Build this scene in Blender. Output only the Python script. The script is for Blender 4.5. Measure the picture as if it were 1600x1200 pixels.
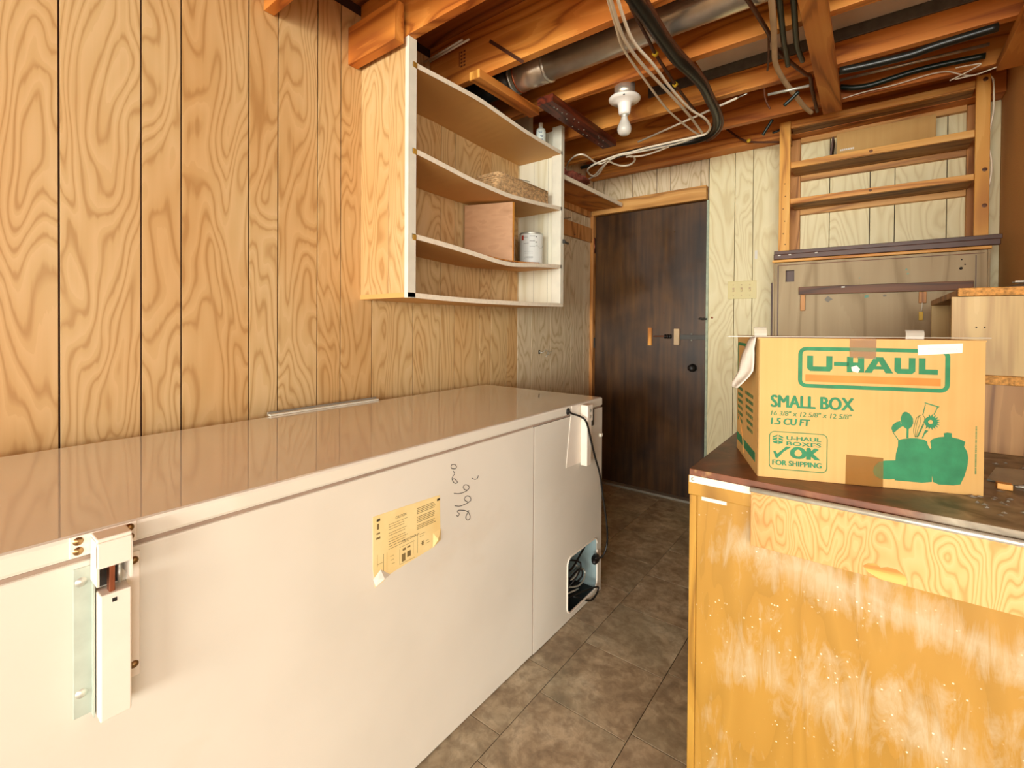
import bpy, bmesh, math, random
from mathutils import Vector, Matrix, geometry
random.seed(7)
for o in list(bpy.data.objects): bpy.data.objects.remove(o)
SC = bpy.context.scene
COL = SC.collection
# ---------------------------------------------------------------- camera
cam = bpy.data.cameras.new('camera'); camo = bpy.data.objects.new('camera', cam); COL.objects.link(camo)
yaw, pit, rol = math.radians(-37.573), math.radians(.545), math.radians(-.403)
f0 = Vector((math.sin(yaw), math.cos(yaw), 0)); r0 = Vector((math.cos(yaw), -math.sin(yaw), 0)); d0 = Vector((0, 0, -1))
fw = math.cos(pit)*f0+math.sin(pit)*d0; dn = math.cos(pit)*d0-math.sin(pit)*f0
rr = math.cos(rol)*r0+math.sin(rol)*dn; dd = math.cos(rol)*dn-math.sin(rol)*r0
m = Matrix((rr, -dd, -fw)).transposed().to_4x4(); m.translation = Vector((0, 0, 1.2)); camo.matrix_world = m
cam.sensor_width = 36; cam.lens = 36*729.8/1600; cam.shift_y = -(600-513.36)/1600; cam.clip_start = .02
SC.camera = camo
# ---------------------------------------------------------------- light and exposure
SC.view_settings.view_transform = 'Standard'; SC.view_settings.look = 'None'
SC.view_settings.gamma = 1; SC.view_settings.use_curve_mapping = False
SC.view_settings.exposure = 0.1
W = bpy.data.worlds.new('world'); SC.world = W; W.use_nodes = True
W.node_tree.nodes['Background'].inputs[0].default_value = (1, .97, .92, 1)
W.node_tree.nodes['Background'].inputs[1].default_value = 2.4
def area(name, loc, target, sx, sy, power, col):
    l = bpy.data.lights.new(name, 'AREA'); l.shape = 'RECTANGLE'; l.size = sx; l.size_y = sy; l.energy = power; l.color = col
    o = bpy.data.objects.new(name, l); COL.objects.link(o); o.location = loc
    o.rotation_euler = (Vector(target)-Vector(loc)).to_track_quat('-Z', 'Y').to_euler(); return o
area('daylight_rear_opening', (.9, -7.4, 1.5), (-.2, 2.5, 1.35), 5.6, 2.1, 750, (.97, 1, .93))
area('daylight_side_opening', (4.3, -2.6, 1.5), (-1.0, 2.2, 1.4), 4.0, 2.0, 135, (1, .99, .93))

# ---------------------------------------------------------------- helpers
def lin(h):
    h = h.lstrip('#'); c = [int(h[i:i+2], 16)/255 for i in (0, 2, 4)]
    return tuple([x/12.92 if x <= .04045 else ((x+.055)/1.055)**2.4 for x in c])+(1,)
class NT:
    def __init__(s, name):
        s.m = bpy.data.materials.new(name); s.m.use_nodes = True; s.t = s.m.node_tree
        s.b = s.t.nodes['Principled BSDF']
    def n(s, typ, **kw):
        nd = s.t.nodes.new('ShaderNode'+typ)
        for k, v in kw.items():
            if k.startswith('i_'):
                k = k[2:]; key = int(k) if k.isdigit() else k.replace('_', ' ')
                if hasattr(v, 'links'): s.t.links.new(v, nd.inputs[key])
                else: nd.inputs[key].default_value = v
            else: setattr(nd, k, v)
        return nd
    def l(s, a, b): s.t.links.new(a, b)
    def ramp(s, fac, stops):
        r = s.t.nodes.new('ShaderNodeValToRGB'); s.l(fac, r.inputs[0]); e = r.color_ramp.elements
        while len(e) < len(stops): e.new(.5)
        for i, (p, c) in enumerate(stops): e[i].position = p; e[i].color = c if not isinstance(c, str) else lin(c)
        return r.outputs[0]
    def math(s, op, a, b=0.0):
        return s.n('Math', operation=op, i_0=a, i_1=b).outputs[0]
    def mix(s, fac, a, b, mode='MIX'):
        x = s.t.nodes.new('ShaderNodeMix'); x.data_type = 'RGBA'; x.blend_type = mode
        for i, v in ((0, fac), (6, a), (7, b)):
            if hasattr(v, 'links'): s.l(v, x.inputs[i])
            else: x.inputs[i].default_value = lin(v) if isinstance(v, str) else v
        return x.outputs[2]
    def coord(s, scale=(1, 1, 1), rnd=0.0):
        tc = s.n('TexCoord').outputs['Object']
        if rnd:
            r = s.n('ObjectInfo').outputs['Random']; r = s.math('MULTIPLY', r, rnd)
            cb = s.n('CombineXYZ', i_0=r, i_1=r, i_2=r).outputs[0]
            tc = s.n('VectorMath', operation='ADD', i_0=tc, i_1=cb).outputs[0]
        return s.n('Mapping', i_0=tc, i_Scale=scale).outputs[0]
    def noise(s, vec, scale=5, detail=2, dist=0.0, rough=.5):
        return s.n('TexNoise', i_Vector=vec, i_Scale=scale, i_Detail=detail, i_Distortion=dist, i_Roughness=rough).outputs[0]
    def out(s, col=None, rough=.5, metal=0, bump=None, bs=.1, bd=.01, spec=.5):
        if col is not None:
            if hasattr(col, 'links'): s.l(col, s.b.inputs['Base Color'])
            else: s.b.inputs['Base Color'].default_value = lin(col) if isinstance(col, str) else col
        if hasattr(rough, 'links'): s.l(rough, s.b.inputs['Roughness'])
        else: s.b.inputs['Roughness'].default_value = rough
        s.b.inputs['Metallic'].default_value = metal; s.b.inputs['Specular IOR Level'].default_value = spec
        if bump is not None:
            bn = s.n('Bump', i_Height=bump, i_Strength=bs, i_Distance=bd); s.l(bn.outputs[0], s.b.inputs['Normal'])
        return s.m
def plain(name, col, rough=.5, metal=0, var=.12, sc=12, bs=.05, spec=.5):
    t = NT(name); c = t.coord(); n = t.noise(c, sc, 4)
    a = lin(col); dk = tuple(x*(1-var*1.6) for x in a[:3])+(1,); lt = tuple(min(1, x*(1+var)) for x in a[:3])+(1,)
    return t.out(t.ramp(n, [(.3, dk), (.7, lt)]), rough, metal, n, bs, .004, spec)
def wood(name, light, mid, dark, grain='z', sw=5.0, st=.22, rings=9.0, rough=.5, bump=.06, spec=.4, tint=None, fine=.35, knots=False, det=1.2):
    """contours of a stretched smooth noise field give cathedral grain"""
    t = NT(name); ax = 'xyz'.index(grain); sc = [1, 1, 1]; sc[ax] = st
    c = t.coord(tuple(sc), 37.0)
    base = t.noise(c, sw, det, .35, .4)
    fs = [60, 60, 60]; fs[ax] = 2.0
    c2 = t.coord(tuple(fs), 11.0); fn = t.noise(c2, 1.0, 3)
    v = t.math('ADD', t.math('MULTIPLY', base, rings), t.math('MULTIPLY', fn, .35))
    saw = t.math('FRACT', v)
    tri = t.math('ABSOLUTE', t.math('SUBTRACT', saw, .35))
    k = t.math('ADD', t.math('MULTIPLY', tri, 1.25), t.math('MULTIPLY', t.math('SUBTRACT', fn, .5), fine))
    col = t.ramp(k, [(0.02, dark), (.22, mid), (.75, light)])
    if tint:
        big = t.noise(t.coord((1, 1, .6), 5.0), 1.6, 2)
        col = t.mix(t.ramp(big, [(.42, (0, 0, 0, 1)), (.62, (1, 1, 1, 1))]), col, t.mix(.5, col, tint, 'MULTIPLY'))
    if knots:
        vs = [5, 5, 5]; vs[ax] = 1.6
        vo = t.n('TexVoronoi', i_Vector=t.coord(tuple(vs), 3.0), i_Scale=1.0).outputs['Distance']
        col = t.mix(t.ramp(vo, [(.05, (1, 1, 1, 1)), (.14, (0, 0, 0, 1))]), col, '#4a2410')
    return t.out(col, rough, 0, fn, bump, .003, spec)

def link(o, parent=None):
    COL.objects.link(o)
    if parent is not None:
        o.parent = parent; o.matrix_parent_inverse = PM[parent.name]
    PM[o.name] = Matrix.Identity(4)
    return o
PM = {}
def mesh_obj(name, verts, faces, mat, parent=None, smooth=False, mats=None, fm=None):
    me = bpy.data.meshes.new(name); me.from_pydata([tuple(v) for v in verts], [], faces)
    for x in (mats or [mat]): me.materials.append(x)
    if fm:
        for p, i in zip(me.polygons, fm): p.material_index = i
    if smooth:
        for p in me.polygons: p.use_smooth = True
    me.update()
    return link(bpy.data.objects.new(name, me), parent)
def from_bm(name, bm, mat, parent=None, smooth=False, mats=None):
    bmesh.ops.recalc_face_normals(bm, faces=bm.faces[:])
    me = bpy.data.meshes.new(name); bm.to_mesh(me); bm.free()
    for x in (mats or [mat]): me.materials.append(x)
    if smooth:
        for p in me.polygons: p.use_smooth = True
    return link(bpy.data.objects.new(name, me), parent)
def thing(name, loc, label, cat, group=None):
    o = bpy.data.objects.new(name, None); COL.objects.link(o); o.location = loc; o.empty_display_size = .05
    o['label'] = label; o['category'] = cat
    if group: o['group'] = group
    PM[o.name] = Matrix.Translation(-Vector(loc)); return o
def tag(o, label, cat=None, group=None):
    o['label'] = label
    if cat: o['category'] = cat
    if group: o['group'] = group
    return o
def st(o): o['kind'] = 'structure'; return o
def bm_box(bm, lo, hi, bev=0.0, M=None, mi=0):
    r = bmesh.ops.create_cube(bm, size=1); vs = r['verts']
    for v in vs:
        v.co = Vector([lo[i]+(v.co[i]+.5)*(hi[i]-lo[i]) for i in range(3)])
    if bev:
        es = list({e for v in vs for e in v.link_edges})
        r2 = bmesh.ops.bevel(bm, geom=es, offset=bev, segments=2, affect='EDGES', profile=.5)
        vs = list({v for f in r2['faces'] for v in f.verts}|{v for v in vs if v.is_valid})
    if M is not None: bmesh.ops.transform(bm, matrix=M, verts=vs)
    return vs
def box(name, lo, hi, mat, parent=None, bev=.0015, M=None):
    bm = bmesh.new(); bm_box(bm, lo, hi, bev, M); return from_bm(name, bm, mat, parent)
def cr(pts, n=6):
    P = [Vector(p) for p in pts]
    if len(P) < 3: return P
    P = [2*P[0]-P[1]]+P+[2*P[-1]-P[-2]]; o = []
    for i in range(1, len(P)-2):
        a, b, c, d = P[i-1:i+3]
        for k in range(n):
            t = k/n
            o.append(.5*((2*b)+(c-a)*t+(2*a-5*b+4*c-d)*t*t+(3*b-a-3*c+d)*t**3))
    o.append(P[-2]); return o
def tube_data(pts, r, seg=8, smoothn=5):
    P = cr(pts, smoothn) if smoothn else [Vector(p) for p in pts]
    V = []; F = []; up = Vector((.12, .05, 1)).normalized(); prev = None
    for i, p in enumerate(P):
        tg = (P[min(i+1, len(P)-1)]-P[max(i-1, 0)]).normalized()
        u = (prev if prev is not None else up); u = (u-tg*u.dot(tg))
        if u.length < 1e-4: u = Vector((1, 0, 0))-tg*tg.x
        u.normalize(); prev = u; w = tg.cross(u)
        rad = r[min(i, len(r)-1)] if isinstance(r, (list, tuple)) else r
        for k in range(seg):
            a = 2*math.pi*k/seg; V.append(p+(u*math.cos(a)+w*math.sin(a))*rad)
    n = len(P)
    for i in range(n-1):
        for k in range(seg):
            F.append((i*seg+k, i*seg+(k+1) % seg, (i+1)*seg+(k+1) % seg, (i+1)*seg+k))
    F.append(tuple(range(seg))[::-1]); F.append(tuple((n-1)*seg+k for k in range(seg)))
    return V, F
def tube(name, pts, r, mat, parent=None, seg=8, sm=5):
    V, F = tube_data(pts, r, seg, sm); return mesh_obj(name, V, F, mat, parent, True)
def tubes(name, lists, r, mat, parent=None, seg=6, sm=4):
    V = []; F = []
    for p in lists:
        v, f = tube_data(p, r, seg, sm); o = len(V); V += v; F += [tuple(i+o for i in q) for q in f]
    return mesh_obj(name, V, F, mat, parent, True)
def lathe(name, prof, c, mat, parent=None, seg=32, M=None):
    V = []; F = []; n = len(prof)
    for k in range(seg):
        a = 2*math.pi*k/seg
        for r, z in prof: V.append(Vector((r*math.cos(a), r*math.sin(a), z)))
    for k in range(seg):
        for i in range(n-1):
            F.append((k*n+i, ((k+1) % seg)*n+i, ((k+1) % seg)*n+i+1, k*n+i+1))
    MM = Matrix.Translation(Vector(c)) @ (M or Matrix.Identity(4))
    return mesh_obj(name, [MM @ v for v in V], F, mat, parent, True)
def rrect(u0, v0, u1, v1, r, n=5):
    o = []
    for cx, cy, a0 in ((u1-r, v1-r, 0), (u0+r, v1-r, 90), (u0+r, v0+r, 180), (u1-r, v0+r, 270)):
        for k in range(n+1):
            a = math.radians(a0+90*k/n); o.append((cx+r*math.cos(a), cy+r*math.sin(a)))
    return o
def plate(name, loops, to3, th, mat, parent=None):
    """flat plate with optional holes; loops are lists of (u,v); to3(u,v,h) maps into the room"""
    V2 = [Vector((u, v, 0)) for lp in loops for u, v in lp]
    tris = geometry.tessellate_polygon([[Vector((u, v, 0)) for u, v in lp] for lp in loops])
    n = len(V2); V = [to3(v.x, v.y, th) for v in V2]+[to3(v.x, v.y, 0) for v in V2]
    F = [tuple(t) for t in tris]+[tuple(i+n for i in reversed(t)) for t in tris]
    o = 0
    for lp in loops:
        k = len(lp)
        for i in range(k): F.append((o+i, o+(i+1) % k, n+o+(i+1) % k, n+o+i))
        o += k
    me = bpy.data.meshes.new(name); me.from_pydata([tuple(v) for v in V], [], F); me.materials.append(mat)
    bm = bmesh.new(); bm.from_mesh(me); bmesh.ops.recalc_face_normals(bm, faces=bm.faces[:]); bm.to_mesh(me); bm.free()
    return link(bpy.data.objects.new(name, me), parent)
def text(name, body, to3, u, v, w, h, mat, parent=None, bold=.0, th=.0003, shear=0, dup=0):
    cu = bpy.data.curves.new(name, 'FONT'); cu.body = body; cu.size = 1; cu.offset = bold; cu.shear = shear; cu.resolution_u = 3
    cu.offset = 0; o = bpy.data.objects.new(name, cu); COL.objects.link(o)
    dg = bpy.context.evaluated_depsgraph_get(); me = bpy.data.meshes.new_from_object(o.evaluated_get(dg))
    bpy.data.objects.remove(o)
    xs = [q.co.x for q in me.vertices]; ys = [q.co.y for q in me.vertices]
    x0, x1, y0, y1 = min(xs), max(xs), min(ys), max(ys)
    for q in me.vertices: q.co = to3(u+(q.co.x-x0)/(x1-x0)*w, v+(q.co.y-y0)/(y1-y0)*h, th)
    me.materials.clear(); me.materials.append(mat)
    if dup:
        bm = bmesh.new(); bm.from_mesh(me); src = bm.verts[:]+bm.edges[:]+bm.faces[:]
        for k in range(1, 5):
            r_ = bmesh.ops.duplicate(bm, geom=src)
            dv_ = Vector(to3(dup*k/4, dup*.35*(k % 2), th+k*2e-5))-Vector(to3(0, 0, th))
            for g in r_['geom']:
                if isinstance(g, bmesh.types.BMVert): g.co += dv_
        bm.to_mesh(me); bm.free(); me.name = name
    return link(bpy.data.objects.new(name, me), parent)
def screw(parent, c, nrm, r, mat):
    nrm = Vector(nrm).normalized(); q = nrm.to_track_quat('Z', 'Y').to_matrix().to_4x4()
    o = lathe('screw', [(0, .0022), (r*.5, .002), (r, .0006), (r*1.0, 0), (r*1.35, 0), (r*1.35, -.0005)], c, mat, parent, 14, q)
    return o
M_ = {}
# measured positions (metres)
WIRES = {'cable_a': [(-0.631, 1.1939, 2.245), (-0.7197, 1.5171, 2.245), (-0.7571, 1.6699, 2.245), (-0.7784, 1.9469, 2.245), (-0.795, 2.2305, 2.245), (-0.7894, 2.4009, 2.245), (-0.7755, 2.5671, 2.245), (-0.7596, 2.6631, 2.245)], 'cable_b': [(-0.6178, 1.1879, 2.235), (-0.7002, 1.4906, 2.235), (-0.7264, 1.6411, 2.235), (-0.733, 1.832, 2.235), (-0.7269, 2.0779, 2.235), (-0.7234, 2.3411, 2.235), (-0.7277, 2.4934, 2.235), (-0.7336, 2.6303, 2.235)], 'cable_c': [(-0.596, 1.1836, 2.222), (-0.6672, 1.4694, 2.222), (-0.6923, 1.6197, 2.222), (-0.6898, 1.7885, 2.222), (-0.6971, 2.0322, 2.222), (-0.6904, 2.2625, 2.222), (-0.6645, 2.4011, 2.222), (-0.6645, 2.4928, 2.222), (-0.6767, 2.5514, 2.222), (-0.7108, 2.6073, 2.222), (-0.7561, 2.616, 2.222), (-0.8935, 2.6136, 2.222), (-1.0401, 2.6111, 2.222), (-1.1425, 2.6227, 2.222), (-1.2013, 2.6181, 2.222), (-1.271, 2.6334, 2.222), (-1.3636, 2.663, 2.222), (-1.4359, 2.698, 2.222), (-1.501, 2.7587, 2.222), (-1.5315, 2.8513, 2.222), (-1.5163, 2.8966, 2.222), (-1.4604, 2.8535, 2.222), (-1.3965, 2.7728, 2.222), (-1.3166, 2.6833, 2.222)], 'cable_d': [(-0.7396, 2.6518, 2.24), (-0.8863, 2.7, 2.24), (-1.0358, 2.6987, 2.24), (-1.1713, 2.6888, 2.24), (-1.2379, 2.6797, 2.24), (-1.3346, 2.72, 2.24), (-1.4106, 2.7373, 2.24), (-1.405, 2.5562, 2.24), (-1.4375, 2.5187, 2.24), (-1.5027, 2.5532, 2.24), (-1.586, 2.6382, 2.24), (-1.6905, 2.7874, 2.24)], 'cable_e': [(-1.3695, 2.6658, 2.224), (-1.3205, 2.6734, 2.224), (-1.3073, 2.7554, 2.224), (-1.2833, 2.8178, 2.224), (-1.2306, 2.8267, 2.224), (-1.1753, 2.7664, 2.224), (-1.1612, 2.6944, 2.224), (-1.1968, 2.6816, 2.224)], 'cable_f': [(-0.9321, 2.6734, 2.224), (-1.0196, 2.7076, 2.224), (-1.1043, 2.7231, 2.224), (-1.175, 2.6977, 2.224)], 'cable_g': [(-1.3192, 2.6886, 2.224), (-1.4059, 2.7733, 2.224), (-1.5064, 2.8776, 2.224), (-1.6029, 2.9471, 2.224), (-1.6685, 2.973, 2.224)], 'hose': [(-0.6302, 1.2726, 2.275), (-0.6341, 1.6405, 2.275), (-0.6348, 1.7739, 2.275), (-0.6336, 1.9038, 2.275), (-0.6174, 2.0354, 2.275), (-0.6086, 2.1739, 2.275), (-0.6181, 2.3136, 2.275), (-0.6275, 2.4534, 2.275), (-0.6455, 2.5748, 2.275), (-0.6775, 2.6783, 2.275), (-0.7195, 2.7525, 2.275), (-0.7715, 2.792, 2.275), (-0.847, 2.806, 2.275), (-0.953, 2.7881, 2.275), (-1.1019, 2.7664, 2.275), (-1.2018, 2.7587, 2.275), (-1.3204, 2.7821, 2.275), (-1.4524, 2.8182, 2.275), (-1.5885, 2.8286, 2.275)], 'hose_b': [(-0.5759, 1.2648, 2.245), (-0.5897, 1.6148, 2.245), (-0.5913, 1.7537, 2.245), (-0.5801, 1.9112, 2.245), (-0.5709, 2.0759, 2.245), (-0.5828, 2.2328, 2.245), (-0.5918, 2.3819, 2.245), (-0.6087, 2.5261, 2.245), (-0.648, 2.6516, 2.245), (-0.7102, 2.7436, 2.245), (-0.7512, 2.7697, 2.245)], 'brown_cable': [(-0.666, 1.5174, 2.29), (-0.6866, 1.7259, 2.29), (-0.7002, 1.8418, 2.29), (-0.7093, 2.0014, 2.29), (-0.7164, 2.1301, 2.29), (-0.7204, 2.2998, 2.29), (-0.7212, 2.4686, 2.29), (-0.7082, 2.6192, 2.29)], 'tan_hose': [(-0.2529, 1.5493, 2.27), (-0.2839, 1.8503, 2.27), (-0.3047, 2.0214, 2.27), (-0.3203, 2.1447, 2.27), (-0.3207, 2.246, 2.27), (-0.3107, 2.3708, 2.27), (-0.2886, 2.5467, 2.27), (-0.2692, 2.69, 2.27), (-0.2499, 2.7733, 2.27)], 'brown_cable_b': [(-0.3538, 1.6156, 2.297), (-0.3183, 1.9681, 2.297), (-0.3119, 2.0993, 2.297), (-0.2778, 2.2546, 2.297), (-0.2406, 2.3879, 2.297), (-0.2256, 2.4319, 2.297), (-0.2301, 2.5686, 2.297), (-0.2314, 2.8438, 2.297)], 'stub_a': [(-0.2449, 1.6686, 2.28), (-0.2743, 2.0151, 2.28), (-0.2797, 2.1246, 2.28), (-0.2865, 2.2335, 2.28)], 'stub_b': [(-0.2083, 1.6962, 2.28), (-0.2361, 2.0437, 2.28), (-0.2385, 2.1447, 2.28), (-0.2343, 2.2315, 2.28)], 'thin_brown': [(-0.3207, 1.9966, 2.3), (-0.3464, 2.163, 2.3), (-0.3675, 2.2679, 2.3)], 'conduit_a': [(-0.3803, 2.37, 2.2395), (-0.2241, 2.37, 2.2321)], 'stub_c': [(-0.265, 2.4, 2.2316), (-0.2939, 2.4, 2.2062), (-0.3209, 2.4, 2.1855)], 'stub_d': [(-0.4192, 2.75, 2.2708), (-0.4453, 2.75, 2.2309), (-0.4629, 2.75, 2.2018)], 'stub_e': [(-0.4299, 3.153, 2.3582), (-0.4596, 3.153, 2.3505), (-0.4797, 3.153, 2.3478)], 'loop_f': [(-0.396, 2.37, 2.2729), (-0.3904, 2.37, 2.2224), (-0.3719, 2.37, 2.1742)], 'dark_run': [(-0.7552, 3.12, 2.4517), (-0.71, 3.12, 2.4048), (-0.6368, 3.12, 2.3362), (-0.566, 3.12, 2.3043), (-0.4344, 3.12, 2.2739)], 'right_conduit': [(-0.1306, 2.72, 2.3733), (0.3711, 2.72, 2.3635)], 'black_hose': [(-0.1321, 2.76, 2.3566), (-0.077, 2.76, 2.3369), (-0.0165, 2.76, 2.3306), (0.0647, 2.76, 2.3379), (0.1424, 2.76, 2.3449), (0.2476, 2.76, 2.344), (0.3657, 2.76, 2.3366)], 'black_hose_b': [(-0.1159, 2.36, 2.2557), (-0.015, 2.36, 2.2486), (0.1042, 2.36, 2.2459), (0.1666, 2.36, 2.2532), (0.2452, 2.36, 2.258), (0.3437, 2.36, 2.2625)], 'thin_white': [(-0.1227, 2.79, 2.3101), (-0.0406, 2.79, 2.3168), (0.0773, 2.79, 2.3172), (0.1876, 2.79, 2.3261), (0.2486, 2.79, 2.3207), (0.2917, 2.79, 2.2957), (0.3198, 2.79, 2.2813), (0.3513, 2.79, 2.2768)], 'thin_white_b': [(0.2571, 2.765, 2.2685), (0.3089, 2.765, 2.2878), (0.3534, 2.765, 2.3083), (0.3184, 2.765, 2.3145), (0.2747, 2.765, 2.318)], 'thin_white_c': [(0.4094, 2.772, 2.2849), (0.349, 2.772, 2.2725), (0.3178, 2.772, 2.2716), (0.274, 2.772, 2.2717)], 'post_wire': [(0.4172, 3.03, 2.3522), (0.4277, 3.03, 2.3285), (0.4305, 3.03, 2.2696), (0.4295, 3.03, 2.1827), (0.42, 3.03, 2.1124), (0.4121, 3.03, 2.0793)], 'post_wire_b': [(0.4169, 3.03, 2.0197), (0.4259, 3.03, 1.9653), (0.4266, 3.03, 1.9069), (0.419, 3.03, 1.8499)], 'joist_crack': [(-0.6796, 2.8376, 2.304), (-0.569, 2.7832, 2.304), (-0.5051, 2.7425, 2.304), (-0.4419, 2.7613, 2.304), (-0.3397, 2.7556, 2.304), (-0.2165, 2.7532, 2.304)]}
ROD = [(-1.1287, 2.7021, 2.304), (-0.5278, 2.4639, 2.304)]
SCRIB = [[(0.9828, 0.6382), (0.9898, 0.6344), (0.9941, 0.6395), (0.9865, 0.6483), (0.9907, 0.6511), (1.007, 0.6464), (1.0237, 0.6389), (1.0361, 0.6288), (1.0419, 0.6145), (1.0352, 0.6081), (1.0267, 0.6117), (1.0227, 0.6207), (1.0282, 0.6286), (1.0361, 0.6365)], [(0.9757, 0.6689), (0.996, 0.6616), (1.0179, 0.6606), (1.0336, 0.6617), (1.0449, 0.6661), (1.0391, 0.6775), (1.0261, 0.6832), (1.0167, 0.6794), (1.0189, 0.6719), (1.0336, 0.6617)], [(0.9717, 0.7064), (0.993, 0.6996), (1.0148, 0.698), (1.0287, 0.6998), (1.0371, 0.706), (1.0297, 0.715), (1.0174, 0.7191), (1.0108, 0.7144), (1.0164, 0.7052), (1.0287, 0.6998)], [(0.9621, 0.7926), (0.9736, 0.7907), (0.9816, 0.7824), (0.9764, 0.7773), (0.9622, 0.7815), (0.959, 0.7878), (0.9621, 0.7926)], [(0.9685, 0.7725), (0.9738, 0.7637), (0.966, 0.7564), (0.9635, 0.7496), (0.9729, 0.749), (0.982, 0.741), (0.9857, 0.7344), (0.9767, 0.7349), (0.9677, 0.7422), (0.965, 0.7492)], [(1.0483, 0.7315), (1.0628, 0.7238), (1.0745, 0.7247), (1.0774, 0.7319)]]
CORD = [(-0.957, 1.6072, 0.8585), (-0.945, 1.622, 0.845), (-0.94, 1.6753, 0.8273), (-0.915, 1.6781, 0.8144), (-0.915, 1.7057, 0.7785), (-0.915, 1.7345, 0.715), (-0.915, 1.7699, 0.6406), (-0.91, 1.8024, 0.566), (-0.905, 1.8242, 0.4651), (-0.9, 1.8466, 0.3625), (-0.9, 1.8607, 0.274), (-0.905, 1.8535, 0.2194), (-0.915, 1.8313, 0.1942), (-0.93, 1.807, 0.1964)]
BOXA = (-0.2087, 1.2192, 0.847)
BOXD = (0.9339, 0.3574, 0.0)
LOGO = {'frame_o': [(0.0855, 0.3029), (0.3598, 0.2978), (0.3609, 0.2146), (0.0865, 0.2131)], 'frame_i': [(0.0926, 0.2946), (0.3525, 0.2906), (0.3534, 0.2233), (0.0934, 0.221)], 'U1': [(0.1049, 0.2865), (0.155, 0.2502)], 'dash': [(0.1611, 0.2735), (0.186, 0.2661)], 'H': [(0.1864, 0.2895), (0.2141, 0.2495)], 'A': [(0.2159, 0.2495), (0.2654, 0.2514), (0.2361, 0.2879)], 'U2': [(0.2659, 0.2875), (0.3069, 0.2517)], 'L': [(0.3131, 0.2876), (0.3418, 0.2514)], 'bar': [(0.0976, 0.2414), (0.3469, 0.2289)]}
POTS = {'jar1': [(0.2757, 0.1057), (0.2844, 0.1091), (0.2978, 0.1119), (0.3096, 0.1125), (0.3214, 0.1107), (0.3281, 0.1072), (0.3289, 0.1001), (0.3319, 0.0941), (0.3341, 0.0913), (0.3362, 0.0954), (0.3365, 0.0759), (0.3372, 0.021), (0.3197, 0.0174), (0.296, 0.0176), (0.2705, 0.0176), (0.2704, 0.0204), (0.2598, 0.0184), (0.243, 0.0185), (0.2337, 0.0239), (0.2302, 0.0336), (0.2327, 0.0448), (0.241, 0.0547), (0.2532, 0.0595), (0.2714, 0.0615), (0.272, 0.0756), (0.2756, 0.0922)], 'jar2': [(0.3332, 0.1076), (0.3375, 0.1132), (0.3476, 0.1175), (0.3576, 0.1197), (0.3568, 0.127), (0.3632, 0.1289), (0.3704, 0.1281), (0.3708, 0.1193), (0.3833, 0.1168), (0.394, 0.1115), (0.392, 0.1017), (0.3971, 0.0917), (0.3996, 0.078), (0.3982, 0.0604), (0.3935, 0.039), (0.3867, 0.0209), (0.3747, 0.0175), (0.3489, 0.0169), (0.3394, 0.0212), (0.3362, 0.0404), (0.3355, 0.0936)], 'spoon': [(0.2904, 0.1684), (0.2971, 0.1638), (0.302, 0.1552), (0.3026, 0.1445), (0.2997, 0.1363), (0.2946, 0.1314), (0.2945, 0.1117), (0.2906, 0.1114), (0.2907, 0.1311), (0.2855, 0.1353), (0.281, 0.143), (0.2796, 0.1538), (0.2829, 0.1648), (0.2866, 0.1682)], 'ladle': [(0.2794, 0.148), (0.2802, 0.143), (0.2855, 0.138), (0.2796, 0.1339), (0.2684, 0.122), (0.2654, 0.1239), (0.263, 0.131), (0.2652, 0.1384), (0.2719, 0.1451)], 'ladle_h': [(0.2646, 0.1239), (0.2661, 0.124), (0.2769, 0.1067), (0.2751, 0.106)], 'masher_t': [(0.3212, 0.1893), (0.3241, 0.1907), (0.3489, 0.1829), (0.3468, 0.1807)], 'masher_l': [(0.3231, 0.1868), (0.3246, 0.1865), (0.3205, 0.1635), (0.3187, 0.1634)], 'masher_r': [(0.3446, 0.1818), (0.346, 0.181), (0.3397, 0.1647), (0.3383, 0.1653)], 'masher_s': [(0.3203, 0.1457), (0.3225, 0.1441), (0.3118, 0.1148), (0.3096, 0.1164)], 'serv_h': [(0.3241, 0.1317), (0.33, 0.1304), (0.3228, 0.121), (0.3207, 0.1128), (0.3182, 0.1135)]}
SERVER = [(0.3334, 0.1493), (0.3443, 0.15)]
WHISK = [[(0.3067, 0.1144), (0.3035, 0.1267), (0.3051, 0.1411), (0.3091, 0.1574), (0.3164, 0.1633)], [(0.3074, 0.1145), (0.3072, 0.1305), (0.3092, 0.145), (0.3127, 0.1595), (0.3178, 0.1634)], [(0.3089, 0.1146), (0.3109, 0.1308), (0.3151, 0.1454), (0.3149, 0.1596)], [(0.3103, 0.1147), (0.3153, 0.1293), (0.3196, 0.1421), (0.3231, 0.1566), (0.3193, 0.1634)]]
OK = {'frame': [(0.0259, 0.1081), (0.1396, 0.1087), (0.1387, 0.0221), (0.0264, 0.0206)], 'check': [(0.036, 0.0529), (0.041, 0.0544), (0.0435, 0.0491), (0.0645, 0.0709), (0.0733, 0.0728), (0.0587, 0.0593), (0.0441, 0.0424), (0.0411, 0.0433)], 'ok': [(0.0688, 0.0424), (0.1276, 0.0439), (0.0685, 0.0657)], 'uh': [(0.0614, 0.0868), (0.1318, 0.0874), (0.0613, 0.0962)], 'bx': [(0.0615, 0.0751), (0.132, 0.0743), (0.0614, 0.0829)], 'fs': [(0.0343, 0.0287), (0.1278, 0.0292), (0.0342, 0.0371)], 'icon': [(0.034, 0.0964), (0.0556, 0.0757)]}
TXT = {'small': [(0.0265, 0.1611), (0.1924, 0.1665), (0.0261, 0.1925)], 'dims': [(0.0267, 0.1387), (0.189, 0.1463), (0.0266, 0.1552)], 'cu': [(0.0269, 0.1253), (0.1067, 0.122), (0.0267, 0.1387)]}
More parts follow.
